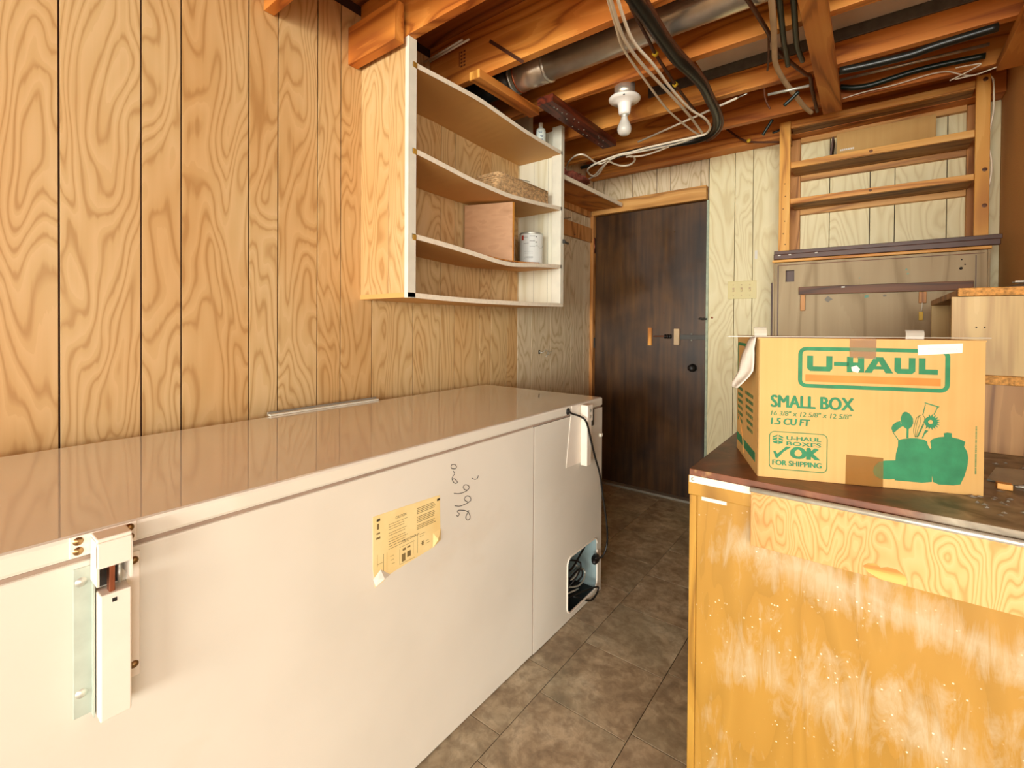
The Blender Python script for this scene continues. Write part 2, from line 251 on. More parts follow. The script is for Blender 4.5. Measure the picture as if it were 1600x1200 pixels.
FOAM = [((-0.2373, 1.275, 1.1732), (-0.2175, 1.228, 1.1745)), ((-0.2442, 1.275, 1.1617), (-0.2181, 1.228, 1.1636)), ((-0.2511, 1.275, 1.1431), (-0.2211, 1.228, 1.146)), ((-0.2577, 1.275, 1.1291), (-0.2217, 1.228, 1.1329)), ((-0.2608, 1.275, 1.1058), (-0.2207, 1.228, 1.111)), ((-0.2623, 1.275, 1.0873), (-0.2217, 1.228, 1.0935)), ((-0.2698, 1.275, 1.0729), (-0.2303, 1.228, 1.0797)), ((-0.2761, 1.275, 1.0575), (-0.2422, 1.228, 1.0647)), ((-0.2781, 1.275, 1.0443), (-0.2542, 1.228, 1.0512))]
# ---------------------------------------------------------------- materials
M_['black'] = plain('black_rubber', '#15120f', .5)
M_['dark'] = plain('dark_gap', '#3a1c0c', .8)
M_['panel'] = wood('birch_panel', '#d4b382', '#ccaa76', '#b8925f', 'z', 5.5, .26, 20, .42, .03, tint='#f2d6b0', det=2.0)
M_['panel_pale'] = wood('pale_panel', '#eee2b8', '#e8dbae', '#decd9e', 'z', 5.5, .26, 17, .5, .03, det=2.0)
M_['panel_tan'] = wood('tan_panel', '#dfcdac', '#d6c29e', '#c2aa82', 'z', 5.5, .26, 17, .5, .03, det=2.0)
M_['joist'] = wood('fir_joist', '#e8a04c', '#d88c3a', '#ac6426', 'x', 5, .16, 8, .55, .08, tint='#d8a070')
M_['joist_y'] = wood('fir_board_long', '#e09c4c', '#d0873a', '#a66628', 'y', 5, .16, 8, .55, .08, tint='#d8a070')
M_['redwood'] = wood('dark_stained_lath', '#74301a', '#5c2412', '#3c150a', 'y', 7, .16, 6, .45, .08)
M_['pine_x'] = wood('pine_rail', '#f0bd70', '#e6aa54', '#bd7c34', 'x', 7, .14, 6, .5, .06, tint='#e0a870')
M_['pine_z'] = wood('pine_post', '#efb760', '#e5a54a', '#bc7a30', 'z', 7, .14, 6, .5, .06, tint='#e2a562')
M_['pine_x2'] = wood('brown_pine_board', '#b98c54', '#a67a46', '#7c5530', 'x', 7, .14, 6, .6, .06, tint='#b89878')  # darker brown pine for the rack underboards and side rail
M_['trim'] = wood('door_trim_wood', '#dba662', '#cf9650', '#a67038', 'x', 7, .15, 7, .5, .06)
M_['jamb'] = wood('door_jamb_wood', '#d09456', '#c08446', '#9a622e', 'z', 7, .15, 6, .5, .06)
M_['hard'] = plain('tan_hardboard', '#d8a560', .6, var=.05, sc=3)
M_['raw'] = plain('pale_raw_edge', '#efe3cb', .8, var=.05, sc=60, bs=.3)
M_['white_paint'] = plain('white_paint', '#e4dfcc', .5, var=.05, sc=14)
M_['white_side'] = wood('whitewashed_side', '#f1edd8', '#e9e4cb', '#dcd4b4', 'z', 8, .1, 3, .5, .03, fine=.1)
def mk_freezer():
    t = NT('freezer_enamel'); c = t.coord(); n = t.noise(c, 3.0, 3); n2 = t.noise(c, 26, 5)
    col = t.ramp(n, [(.35, '#ddd7c8'), (.6, '#e4decf')])
    stn = t.math('MULTIPLY', t.ramp(t.noise(t.coord((1, 2.2, 3)), 2.6, 5), [(.60, (0, 0, 0, 1)), (.72, (1, 1, 1, 1))]), .12)
    col = t.mix(stn, col, '#cdbb9c')
    return t.out(col, .14, 0, n2, .012, .002, .5)
M_['enamel'] = mk_freezer()
M_['lid'] = plain('glossy_lid_enamel', '#e6e0d0', .05, 0, .02, 3, .0)
M_['lid'].node_tree.nodes['Principled BSDF'].inputs['Coat Weight'].default_value = .6
M_['lid'].node_tree.nodes['Principled BSDF'].inputs['Coat Roughness'].default_value = .03
M_['gasket'] = plain('grey_gasket', '#a08a78', .6)
M_['steel'] = plain('zinc_steel', '#d0d2c6', .38, .6, .15, 30)
M_['galv'] = plain('galvanised_duct', '#d2cabb', .3, .7, .15, 10)
M_['chrome'] = plain('brass_screw', '#a08258', .3, .9)
M_['bracket'] = plain('painted_bracket', '#bcc6b8', .4, .1, .07, 30)
M_['cream'] = plain('cream_metal', '#f0e6d6', .35, 0, .03, 10)
M_['copper'] = plain('copper_pipe', '#b06a4a', .35, .8)
M_['hinge_in'] = plain('dull_hinge_leaf', '#4c4a46', .5, .7)
def mk_paper():
    t = NT('aged_paper'); c = t.coord(); n = t.noise(c, 9, 4)
    return t.out(t.ramp(n, [(.35, '#eacb86'), (.65, '#f2dc9f')]), .7, 0, n, .1, .003)
M_['paper'] = mk_paper()
M_['ink'] = plain('print_ink', '#7d6a40', .8)
M_['ink_dark'] = plain('heading_ink', '#3d3321', .8)
M_['pen'] = plain('pen_line', '#2e2a2c', .6)
def mk_floor():
    t = NT('vinyl_stone_tile'); c = t.coord((1, 1, 1), 9.0)
    a = t.noise(c, 7, 7, .8, .62); b = t.noise(c, 26, 6, .4, .65); g = t.noise(c, 2.2, 2)
    col = t.ramp(a, [(.30, '#8f7f68'), (.46, '#b3a082'), (.58, '#c6b597'), (.74, '#ded2b6')])
    col = t.mix(t.ramp(b, [(.38, (.55, .55, .55, 1)), (.6, (0, 0, 0, 1))]), col, '#75624c')
    col = t.mix(t.ramp(g, [(.45, (0, 0, 0, 1)), (.7, (.4, .4, .4, 1))]), col, '#8f8f78')
    return t.out(col, .45, 0, b, .12, .003, .4)
M_['tile'] = mk_floor()
M_['grout'] = plain('floor_seam', '#4d3f30', .8)
def mk_door():
    t = NT('dark_door_veneer'); c = t.coord((22, 22, 1.4)); n = t.noise(c, 1.5, 5)
    big = t.noise(t.coord((1, 1, .8)), 3.2, 4, .5)
    v = t.math('ADD', t.math('MULTIPLY', n, .5), t.math('MULTIPLY', big, .6))
    col = t.ramp(v, [(.38, '#26180d'), (.52, '#3f2916'), (.66, '#54381c'), (.8, '#684822')])
    r = t.ramp(t.noise(t.coord(), 5, 3), [(.3, (.28, .28, .28, 1)), (.7, (.5, .5, .5, 1))])
    return t.out(col, r, 0, n, .05, .002, .5)
M_['door'] = mk_door()
M_['threshold'] = plain('grey_threshold', '#8b8374', .6)
M_['teal'] = plain('pale_green_paint', '#a9b59c', .5, var=.15, sc=30)
def mk_card(nm, a, b):
    t = NT(nm); c = t.coord((1, 1, 1)); n = t.noise(c, 5, 3); f = t.noise(t.coord((90, 90, 3)), 1, 2)
    col = t.ramp(t.math('ADD', t.math('MULTIPLY', n, .6), t.math('MULTIPLY', f, .3)), [(.3, a), (.6, b)])
    return t.out(col, .75, 0, f, .05, .002, .2)
M_['card'] = mk_card('corrugated_card', '#c0975a', '#caa468')
M_['card_old'] = mk_card('old_card', '#c0955a', '#cba367')
M_['card_edge'] = plain('card_cut_edge', '#c58c48', .8)
M_['green'] = plain('green_print', '#28794e', .7, var=.12, sc=40)
M_['green_dk'] = plain('green_print_thin', '#4b7a48', .7, var=.12, sc=60)
M_['orange'] = plain('orange_print', '#e07c30', .7)
def mk_clear(nm, col, alpha):
    t = NT(nm); t.out(col, .15); t.b.inputs['Alpha'].default_value = alpha; return t.m
M_['tape'] = mk_clear('brown_parcel_tape', '#a0661c', .36)
M_['clear'] = mk_clear('clear_tape', '#ded8c8', .4)
M_['foam'] = plain('white_foam_sheet', '#e0dace', .8, var=.06, sc=20)
M_['foam'].node_tree.nodes['Principled BSDF'].inputs['Subsurface Weight'].default_value = 0
M_['white_paper'] = plain('white_paper', '#e6e2d6', .7, var=.02)
M_['bluepen'] = plain('faded_blue_pen', '#a9b0c8', .8)
def mk_top():
    t = NT('worn_brown_worktop'); c = t.coord((1, 1, 1)); n = t.noise(c, 6, 6, .6, .6)
    col = t.ramp(n, [(.35, '#452616'), (.55, '#784528'), (.72, '#9c6c42')])
    s = t.noise(t.coord((3, 30, 1)), 3, 4, 1.2); col = t.mix(t.ramp(s, [(.66, (0, 0, 0, 1)), (.72, (.7, .7, .7, 1))]), col, '#b08a58')
    x = t.n('SeparateXYZ', i_0=t.n('TexCoord').outputs['Object'])
    w = t.math('ADD', t.math('MULTIPLY', x.outputs[0], 2.2), t.math('MULTIPLY', t.noise(t.coord(), 4, 5), .9))
    col = t.mix(t.ramp(w, [(.56, (0, 0, 0, 1)), (.86, (1, 1, 1, 1))]), col, t.ramp(t.noise(t.coord(), 16, 6, .8), [(.35, '#5c5242'), (.6, '#9a8e78'), (.8, '#beb59e')]))
    return t.out(col, .42, 0, n, .15, .004)
M_['worktop'] = mk_top()
def mk_bench():
    t = NT('varnished_scuffed_plywood'); c = t.coord((1, 1, .16), 0); n = t.noise(c, 7, 2, .3)
    f = t.noise(t.coord((50, 50, 2.5)), 1, 3)
    v = t.math('FRACT', t.math('ADD', t.math('MULTIPLY', n, 7), t.math('MULTIPLY', f, .3)))
    col = t.ramp(v, [(0, '#a1782e'), (.5, '#ae8336'), (1, '#a87d31')])
    # whitish scuffs: a broad band with streaks and flecks
    sp = t.n('SeparateXYZ', i_0=t.n('TexCoord').outputs['Object']); x, z = sp.outputs[0], sp.outputs[2]
    big = t.noise(t.coord((1, 1, 1)), 5, 5, .4, .6)
    d1 = t.math('ABSOLUTE', t.math('ADD', t.math('SUBTRACT', z, .66), t.math('MULTIPLY', t.math('ADD', x, .05), .16)))
    band = t.math('SUBTRACT', 1.0, t.math('MULTIPLY', d1, 11.0))
    d2 = t.math('ABSOLUTE', t.math('SUBTRACT', z, .40))
    band2 = t.math('SUBTRACT', .75, t.math('MULTIPLY', d2, 4.5))
    bb = t.math('MAXIMUM', band, t.math('MAXIMUM', band2, 0.0))
    edge = t.math('MULTIPLY', t.math('ADD', x, .33), 9.0); bb = t.math('MINIMUM', bb, edge)
    st_ = t.noise(t.coord((14, 14, 3)), 2, 6, 1.5, .7)
    k = t.math('ADD', t.math('MULTIPLY', bb, .55), t.math('MULTIPLY', t.math('SUBTRACT', big, .5), 1.3))
    k = t.math('ADD', k, t.math('MULTIPLY', t.math('SUBTRACT', st_, .5), 1.3))
    col = t.mix(t.ramp(k, [(.16, (0, 0, 0, 1)), (.62, (.72, .72, .72, 1))]), col, '#bdb092')
    fl = t.n('TexVoronoi', i_Vector=t.coord(), i_Scale=75.0).outputs['Distance']
    fl2 = t.math('MULTIPLY', t.ramp(fl, [(.10, (1, 1, 1, 1)), (.16, (0, 0, 0, 1))]), t.ramp(t.noise(t.coord(), 14, 3), [(.52, (0, 0, 0, 1)), (.6, (1, 1, 1, 1))]))
    col = t.mix(t.math('MULTIPLY', fl2, .8), col, '#f5ecd0')
    return t.out(col, .45, 0, f, .04, .002, .4)
M_['bench'] = mk_bench()
M_['bench_frame'] = wood('varnished_frame', '#b58b3a', '#ac8032', '#8e6626', 'z', 8, .15, 5, .42, .04)
M_['ply'] = wood('rotary_cut_plywood', '#dab074', '#d3a666', '#c1904e', 'z', 13, .35, 26, .5, .03, fine=.2, tint='#dca074', det=2.0)
M_['oak'] = wood('oak_veneer', '#bd916a', '#b28660', '#a0744c', 'x', 26, .04, 1.4, .5, .04)
M_['unit'] = wood('tan_unit_veneer', '#d2b476', '#caaa6a', '#b28e52', 'z', 10, .12, 4, .45, .03, fine=.25)
M_['unit_dk'] = wood('shaded_unit_veneer', '#b98a52', '#a87a46', '#855a30', 'z', 10, .12, 4, .5, .03, fine=.3)  # unit veneer with the shadow's darkness put into its colour
M_['chip'] = plain('chipboard_edge', '#d59a50', .8, var=.3, sc=120, bs=.6)
M_['oldply'] = wood('aged_door_skin', '#b9a480', '#b29c78', '#a08a66', 'z', 6, .15, 4, .6, .03, fine=.25)
M_['umber'] = plain('brown_painted_strip', '#54301f', .45, var=.15)
M_['walnut'] = wood('dark_lath', '#7c4c28', '#6a3f20', '#4a2a14', 'x', 8, .15, 6, .5, .05)
M_['brownwall'] = plain('brown_hardboard_wall', '#deaa6a', .75, var=.10, sc=240, bs=.25)
M_['ivory'] = plain('ivory_switch_plate', '#dfcf92', .4, var=.02)
M_['porcelain'] = plain('white_porcelain', '#f4efe6', .2, var=.02)
t = NT('frosted_bulb'); t.out('#e8e6dc', .25); t.b.inputs['Transmission Weight'].default_value = .35; M_['bulb'] = t.m
M_['cablewhite'] = plain('white_cable', '#f8ecd4', .45, var=.05)
M_['cablebrown'] = plain('brown_cable', '#5a3018', .5)
M_['tanhose'] = plain('tan_cable', '#cdb088', .6, var=.1)
M_['hose'] = plain('black_hose', '#1b1c18', .35)
M_['greenhose'] = plain('dark_green_hose', '#16231b', .35)
M_['yellow'] = plain('yellow_tag', '#e8c030', .5)
M_['wicker'] = plain('wicker', '#cda878', .7, var=.3, sc=60)
M_['label'] = plain('can_label', '#e6ebe6', .4, var=.02)
M_['red'] = plain('red_print', '#b8402a', .6)
M_['blue'] = plain('blue_print', '#32507c', .6)
M_['pink'] = plain('pink_insulation', '#8f4a38', .9, var=.3, sc=50, bs=.6)
M_['duct_white'] = plain('white_duct', '#f6f0e4', .5, var=.03)
M_['duct_grey'] = plain('grey_steel_beam', '#62605a', .45, .3, .15, 30)
M_['bottle'] = plain('white_bottle', '#e4ece2', .35, var=.02)
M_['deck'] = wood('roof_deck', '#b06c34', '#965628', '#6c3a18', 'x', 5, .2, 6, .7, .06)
M_['stamp'] = plain('stamp_ink', '#6a3416', .8)
M_['walloff'] = plain('pale_wall', '#efe6d6', .7)
M_['grey_item'] = plain('grey_cloth', '#8f8a7c', .8, var=.2)
M_['glass_grey'] = plain('grey_glass_scrap', '#8a8b7c', .2, .1, .2)

K = 1.0485                                                      # the wall lies a little behind the freezer
def S(x, y, z): return (x*K, y*K, 1.2+(z-1.2)*K)
XL, YB, XR = -1.73, 3.28, .492
# ---------------------------------------------------------------- room shell
fl = st(box('floor', (XL, -7.7, -.06), (4.5, YB+.02, -.003), M_['grout'], None, 0))
cols = [(-1.745, .2), (-1.445, .07), (-1.145, .10), (-.845, 0.0), (-.545, .035), (-.245, .12), (.055, .0)]
for cx, off in cols:
    for k in range(-1, 8):
        y0 = .955+off+k*.3048
        if y0 > YB-.05: continue
        box('tile', (cx+.0012, y0+.0012, -.003), (cx+.2988, min(y0+.3036, YB-.03), .0005), M_['tile'], fl, .0008)
near = box('floor_near', (XL, -7.7, -.0029), (4.5, .64, 0), M_['tile'], fl, 0); near.name = 'vinyl_sheet'
wl = st(box('wall_left', (XL-.09, -7.7, 0), (XL-.0062, YB+.09, 2.55), M_['dark'], None, 0))
gl = [-7.7, -5.2, -4.0, -3.0, -2.2, -1.8, -1.55, -1.25, -1.05, -.83, -.6, -.33, -.22, -.06, .06, .253, .431, .533, .735, .836, .99, 1.0915, 1.2446, 1.475, 1.6535, 1.754, 1.953, 2.05, 2.20, 2.3035, 2.4535, 2.677, 2.856, 2.95, 3.14, YB+.0]
for a, b in zip(gl[:-1], gl[1:]):
    box('plank', (XL-.0062, a+.0022, .01), (XL, b-.0022, 2.50), M_['panel'] if b < 2.4 else M_['panel_tan'], wl, .0008)
wb = st(box('wall_back', (XL-.09, YB+.0062, 0), (XR+.1, YB+.1, 2.55), M_['dark'], None, 0))
gb = [XL, -1.641, -1.408, -1.227, -1.128, -.923, -.872]
for a, b in zip(gb[:-1], gb[1:]):
    box('plank', (a+.002, YB, 2.045), (b-.002, YB+.0062, 2.5), M_['panel_tan'], wb, .0008)
gb = [-.866, -.706, -.600, -.43, -.2, -.015, .092, .299, XR]
for a, b in zip(gb[:-1], gb[1:]):
    box('plank', (a+.0018, YB-.016, .01), (b-.0018, YB+.006, 2.5), M_['panel_pale'], wb, .0008)
wr = st(box('wall_right', (XR, 1.0, 0), (XR+.09, YB+.1, 2.55), M_['brownwall'], None, 0))
ws = st(box('wall_side', (XR+.09, 1.0, 0), (4.55, 1.09, 2.55), M_['walloff'], None, 0))
# two outer walls behind the camera, each with a wide daylight opening
def wall_open(name, to3, L, H, u0, u1, v0, v1, mat):
    return st(plate(name, [[(0, 0), (L, 0), (L, H), (0, H)], [(u0, v0), (u0, v1), (u1, v1), (u1, v0)]], to3, .09, mat))
wall_open('wall_front', lambda u, v, h: Vector((XL+u, -7.7-h, v)), 6.2, 2.55, .2, 5.9, .3, 2.5, M_['walloff'])
wall_open('wall_far', lambda u, v, h: Vector((4.5+h, -7.7+u, v)), 8.7, 2.55, 2.9, 7.3, .35, 2.45, M_['walloff'])
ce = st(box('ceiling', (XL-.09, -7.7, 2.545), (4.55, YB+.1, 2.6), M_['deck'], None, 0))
for yb_ in (-.82, -.41, 0, .41, .82, 1.22, 1.61, 2.03, 2.45, 2.84):
    j = box('joist', (XL+.002, yb_-.038, 2.31), (XR-.002 if yb_ > 1.0 else 4.48, yb_, 2.544), M_['joist'], ce, .002)
h = box('header_joist', (XL+.002, 3.15, 2.31), (XR-.002, 3.262, 2.544), M_['joist'], ce, .002)
tag(box('ledger_board', (-.205, .6, 2.268), (-.127, 2.83, 2.3095), M_['joist_y'], ce, .002), 'flat board nailed crosswise under the joists')
tag(box('edge_board', (.40, 1.0, 2.268), (.488, 2.78, 2.3095), M_['joist_y'], ce, .002), 'flat board nailed under the joists along the brown wall')
tag(box('corner_block', (XL+.001, 1.122, 2.268), (-1.428, 1.166, 2.42), M_['joist'], ce, .002), 'short dark orange block at the cabinet top')
dk = tag(box('duct_box', (-.675, 2.06, 2.45), (.39, 2.400, 2.54), M_['duct_white'], ce, .002), 'white duct in the joist bay')
db = tag(box('steel_flange', (-.95, 2.4005, 2.402), (.39, 2.4115, 2.452), M_['duct_grey'], ce, .001), 'dark grey steel strip with stamped marks')

# ---------------------------------------------------------------- door
d1 = bpy.data.objects.new('door_1', None); COL.objects.link(d1); d1['kind'] = 'structure'; PM['door_1'] = Matrix.Identity(4)
d1.name = 'door_1'
box('door_slab', (-1.697, YB-.02, .014), (-.877, YB+.015, 2.03), M_['door'], d1, .003)
lathe('door_knob', [(0, .056), (.012, .055), (.021, .048), (.024, .038), (.020, .027), (.010, .021), (.010, .008), (.027, .006), (.027, 0)], (-.957, YB-.02, .912), M_['black'], d1, 28, Matrix.Rotation(math.pi/2, 4, 'X'))
tag(box('stop_block', (-1.268, 3.24, 1.055), (-1.241, 3.26, 1.182), M_['pine_z'], d1, .002), 'light yellow wooden block')
tag(box('catch_block', (-1.081, 3.235, 1.064), (-1.044, 3.26, 1.176), M_['tanhose'], d1, .003), 'greyish tan wooden block')
tag(box('sliding_bar', (-1.044, 3.25, 1.104), (-.879, 3.2575, 1.136), M_['hinge_in'], d1, .001), 'grey steel bar')
tube('bolt_rod', [(-1.225, 3.248, 1.121), (-1.15, 3.246, 1.122), (-1.115, 3.246, 1.12)], .004, M_['copper'], d1)
for x in (-1.142, -1.124, -1.108): lathe('bolt_ring', [(0, .007), (.014, .006), (.016, 0), (.014, -.006), (0, -.007)], (x, 3.246, 1.121), M_['black'], d1, 14, Matrix.Rotation(math.pi/2, 4, 'Y'))
for z in (1.098, 1.142): lathe('bolt_head', [(0, .006), (.004, .005), (.006, 0)], (-.965, 3.25, z), M_['steel'], d1, 10, Matrix.Rotation(math.pi/2, 4, 'X'))
tubes('chain', [[(-.915, 3.245, 1.243), (-.905, 3.24, 1.248), (-.895, 3.24, 1.24), (-.885, 3.24, 1.246), (-.874, 3.24, 1.241), (-.866, 3.24, 1.245)]], .006, M_['hinge_in'], d1)
for z in (1.755, .36):
    hg = box('hinge', (-1.7035, YB-.030, z), (-1.697, YB-.016, z+.11), M_['hinge_in'], d1, .001)
    tube('hinge_pin', [(-1.701, YB-.032, z-.005), (-1.701, YB-.032, z+.115)], .0055, M_['copper'], hg, 8, 0)
hg = box('hinge', (-1.7035, YB-.030, 1.02), (-1.697, YB-.016, 1.10), M_['hinge_in'], d1, .001)
for x, z in ((-1.19, 1.86), (-1.09, 1.85), (-1.16, 1.285)): lathe('nail', [(0, .003), (.003, .002), (.004, 0)], (x, YB-.0205, z), M_['chrome'], d1, 8, Matrix.Rotation(math.pi/2, 4, 'X'))
st(box('trim_1', (XL+.01, YB-.055, 2.036), (-.874, YB-.002, 2.128), M_['trim'], None, .003))
st(box('trim_2', (XL+.001, YB-.05, 0), (-1.703, YB+.004, 2.036), M_['jamb'], None, .002))
st(box('trim_3', (-.877, YB-.026, 0), (-.862, YB+.004, 2.034), M_['teal'], None, .002))
st(box('trim_4', (XL+.05, YB-.075, .0006), (-.863, YB-.0005, .018), M_['threshold'], None, .003))
# ---------------------------------------------------------------- chest freezer seen from its hinge side
FX = -.957
fz = thing('chest_freezer', (-1.3, .8, 0), 'long cream white chest freezer along the panelled wall, hinges and paper sheet facing the room', 'freezer')
box('body', (-1.648, -.35, .004), (FX, 1.3795, .8305), M_['enamel'], fz, .004)
hole = rrect(1.622, .033, 1.872, .255, .028)
plate('compressor_panel', [[(1.3825, .004), (1.915, .004), (1.915, .8295), (1.3825, .8295)], hole[::-1]], lambda u, v, h: Vector((FX-.002+h, u, v)), .002, M_['enamel'], fz)
box('end_panel', (-1.648, 1.911, .004), (FX-.002, 1.915, .826), M_['enamel'], fz, 0)
box('cavity_back', (-1.30, 1.3825, .004), (-1.29, 1.911, .826), M_['duct_grey'], fz, 0)
lb = plain('cavity_blue_liner', '#9fb4b4', .4)
box('cavity_wall', (-1.29, 1.895, .006), (FX-.004, 1.9105, .5), lb, fz, 0)
box('cavity_floor', (-1.29, 1.384, .006), (FX-.004, 1.895, .014), M_['black'], fz, 0)
lathe('compressor', [(0, .17), (.05, .165), (.085, .13), (.09, .06), (.085, .0), (0, 0)], (-1.12, 1.62, .016), M_['black'], fz)
tube('hole_rim', [(FX+.001, u, v) for u, v in rrect(1.619, .030, 1.875, .258, .03)]+[(FX+.001, 1.875, .2)], .0035, M_['cream'], fz, 6, 0)
tubes('wiring', [[(-1.05, 1.60, .20), (-.99, 1.68, .17), (-.985, 1.78, .21), (-.99, 1.85, .24)], [(-1.05, 1.66, .05), (-.98, 1.70, .12), (-.975, 1.76, .18), (-1.02, 1.66, .22)],
  [(-1.0, 1.63, .10), (-.975, 1.74, .16), (-.99, 1.80, .10), (-1.02, 1.72, .06)], [(-1.0, 1.62, .07), (-.95, 1.80, .06), (-.94, 1.86, .04), (-.945, 1.80, .012), (-.99, 1.72, .05)]], .004, M_['black'], fz)
tubes('pale_wiring', [[(-1.04, 1.62, .13), (-.98, 1.70, .135), (-.985, 1.77, .16), (-1.04, 1.79, .10)], [(-1.03, 1.62, .12), (-.975, 1.74, .09), (-.98, 1.81, .12), (-1.0, 1.75, .17)], [(-1.03, 1.64, .06), (-.98, 1.71, .08), (-.99, 1.77, .06)]], .0035, M_['steel'], fz)
bm = bmesh.new(); bm_box(bm, (-1.652, -.35, .8365), (FX+.001, 1.918, .8735), .007); from_bm('lid', bm, M_['lid'], fz, False)
box('gasket', (-1.640, -.34, .8297), (FX-.004, 1.91, .8369), M_['gasket'], fz, .001)
def fface(u, v, h): return Vector((FX+h, u, v))
# left hinge
def hinge(y, wide, zb, label):
    hn = box('hinge_plate', (FX, y-.030, .8395), (FX+.0025, y+.052, .8725), M_['cream'], fz, .001); tag(hn, label)
    for dy in (-.020, .042):
        for z in (.849, .864): lathe('screw', [(0, .003), (.004, .0025), (.006, .0005), (.0065, 0)], (FX+.0025, y+dy, z), M_['chrome'], hn, 14, Matrix.Rotation(math.pi/2, 4, 'Y'))
    cap = plate('hinge_cap', [[(.0, .80), (.002, .868), (.034, .868), (.040, .858), (.040, .80)]], lambda u, v, h: Vector((FX+.002+u, y-.006+h, v)), .003, M_['cream'], fz)
    plate('hinge_cap', [[(.0, .80), (.002, .868), (.034, .868), (.040, .858), (.040, .80)]], lambda u, v, h: Vector((FX+.002+u, y+.034+h, v)), .003, M_['cream'], fz)
    box('cap_front', (FX+.036, y-.006, .826), (FX+.0425, y+.037, .866), M_['cream'], fz, .002)
    box('cap_top', (FX+.002, y-.006, .865), (FX+.040, y+.037, .8715), M_['cream'], fz, .002)
    box('spring_housing', (FX+.002, y+.0, .786), (FX+.008, y+.030, .832), M_['hinge_in'], fz, .001)
    box('link_arm', (FX+.014, y+.011, .780), (FX+.030, y+.018, .834), M_['copper'], fz, .001)
    tube('spring_rod', [(FX+.012, y+.028, .786), (FX+.016, y+.026, .80), (FX+.012, y+.027, .815), (FX+.02, y+.026, .83)], .003, M_['steel'], fz)
    box('hinge_rail', (FX+.003, y-.001, zb), (FX+.036, y+.037, .782), M_['cream'], fz, .002)
    box('hinge_hole', (FX+.0362, y+.013, .768), (FX+.0366, y+.019, .774), M_['black'], fz, 0)
    fl_ = box('hinge_flange', (FX, y-.026, zb+.004), (FX+.002, y-.003, .822), M_['bracket'], fz, .001)
    box('flange_fold', (FX+.001, y-.0045, zb), (FX+.013, y-.0025, .815), M_['bracket'], fz, 0)
    f2 = box('hinge_flange', (FX, y+.038, zb+.028), (FX+.002, y+.056, .822), M_['cream'], fz, .001)
    for zz in (zb+.04, .80):
        lathe('screw', [(0, .003), (.0045, .0025), (.007, .0005), (.0075, 0)], (FX+.002, y-.0165, zz), M_['steel'], fl_, 14, Matrix.Rotation(math.pi/2, 4, 'Y'))
        lathe('screw', [(0, .003), (.004, .0025), (.006, .0005), (.0065, 0)], (FX+.002, y+.048, zz+.008), M_['chrome'], f2, 14, Matrix.Rotation(math.pi/2, 4, 'Y'))
hinge(.180, .04, .588, 'long cream hinge near the left end of the freezer')
# right hinge, folded open outwards
hp = box('hinge_plate', (FX, 1.640, .842), (FX+.0025, 1.800, .871), M_['cream'], fz, .001)
plate('hinge_rail', [[(1.60, .63), (1.635, .845), (1.715, .865), (1.715, .625)]], lambda u, v, h: Vector((FX+.001+h, u, v)), .002, M_['cream'], fz)
box('hinge_rail', (FX+.003, 1.712, .615), (FX+.034, 1.750, .845), M_['cream'], fz, .003)
box('cap_front', (FX+.006, 1.705, .800), (FX+.040, 1.752, .868), M_['cream'], fz, .004)
box('spring_housing', (FX+.010, 1.753, .775), (FX+.034, 1.775, .845), M_['hinge_in'], fz, .003)
for z in (.845, .82): lathe('screw', [(0, .003), (.005, .0025), (.008, 0)], (FX+.040, 1.728, z), M_['steel'], hp, 14, Matrix.Rotation(math.pi/2, 4, 'Y'))
lathe('cable_grommet', [(.004, .006), (.012, .005), (.014, 0)], (FX, 1.612, .853), M_['black'], fz, 16, Matrix.Rotation(math.pi/2, 4, 'Y'))
box('panel_seam', (FX-.0025, 1.3797, .006), (FX-.0012, 1.3823, .824), M_['gasket'], fz, 0)
cord = tag(tube('power_cord', CORD, .0042, M_['black'], fz, 8, 6), 'black power cord drooping from the hinge to a plug')
lathe('plug', [(0, -.03), (.010, -.03), (.016, -.015), (.018, .005), (.012, .03), (.006, .04), (0, .04)], (-.945, 1.84, .176), M_['black'], cord, 16, Matrix.Rotation(math.pi/2, 4, 'X') @ Matrix.Rotation(.3, 4, 'Y'))
box('cable_clip', (-.918, 1.806, .722), (-.906, 1.822, .736), M_['white_paint'], cord, .002)
# instruction sheet glued on the freezer
sh = tag(plate('instruction_sheet', [[(.693, .728), (.80, .724), (.915, .718), (.917, .66), (.919, .615), (.912, .590), (.880, .578), (.80, .572), (.74, .566), (.722, .556), (.700, .552), (.694, .60)]], fface, .0006, M_['paper'], fz), 'yellowed instruction sheet with curled corners')
V = [fface(.716, .590, .001), fface(.745, .566, .001), fface(.702, .553, .001), fface(.694, .575, .001), fface(.722, .567, .010), fface(.706, .572, .006)]
mesh_obj('curled_corner', V, [(0, 1, 4), (0, 4, 5), (0, 5, 3), (5, 4, 2), (3, 5, 2), (4, 1, 2)], M_['white_paper'], sh)
V = [fface(.890, .620, .001), fface(.920, .622, .001), fface(.917, .592, .004), fface(.885, .581, .006), fface(.902, .600, .010)]
mesh_obj('curled_corner', V, [(0, 1, 4), (1, 2, 4), (2, 3, 4), (3, 0, 4)], M_['paper'], sh)
text('heading', 'CAUTION', fface, .762, .700, .034, .007, M_['ink_dark'], sh, .02, .0009)
text('heading', 'WIRING DIAGRAM', fface, .780, .633, .060, .0055, M_['ink_dark'], sh, .01, .0009)
random.seed(3)
L = []
def bar(L, u, v, w, h): L.append([(u, v), (u+w, v), (u+w, v+h), (u, v+h)])
for i in range(10):
    y = .692-i*.0062-(.003 if i > 2 else 0)-(.003 if i > 4 else 0); u = .740+(.0 if i else .0)
    while u < .740+(.048 if i % 3 else .058):
        w = random.uniform(.003, .008); bar(L, u, y, w, .0013); u += w+.0012
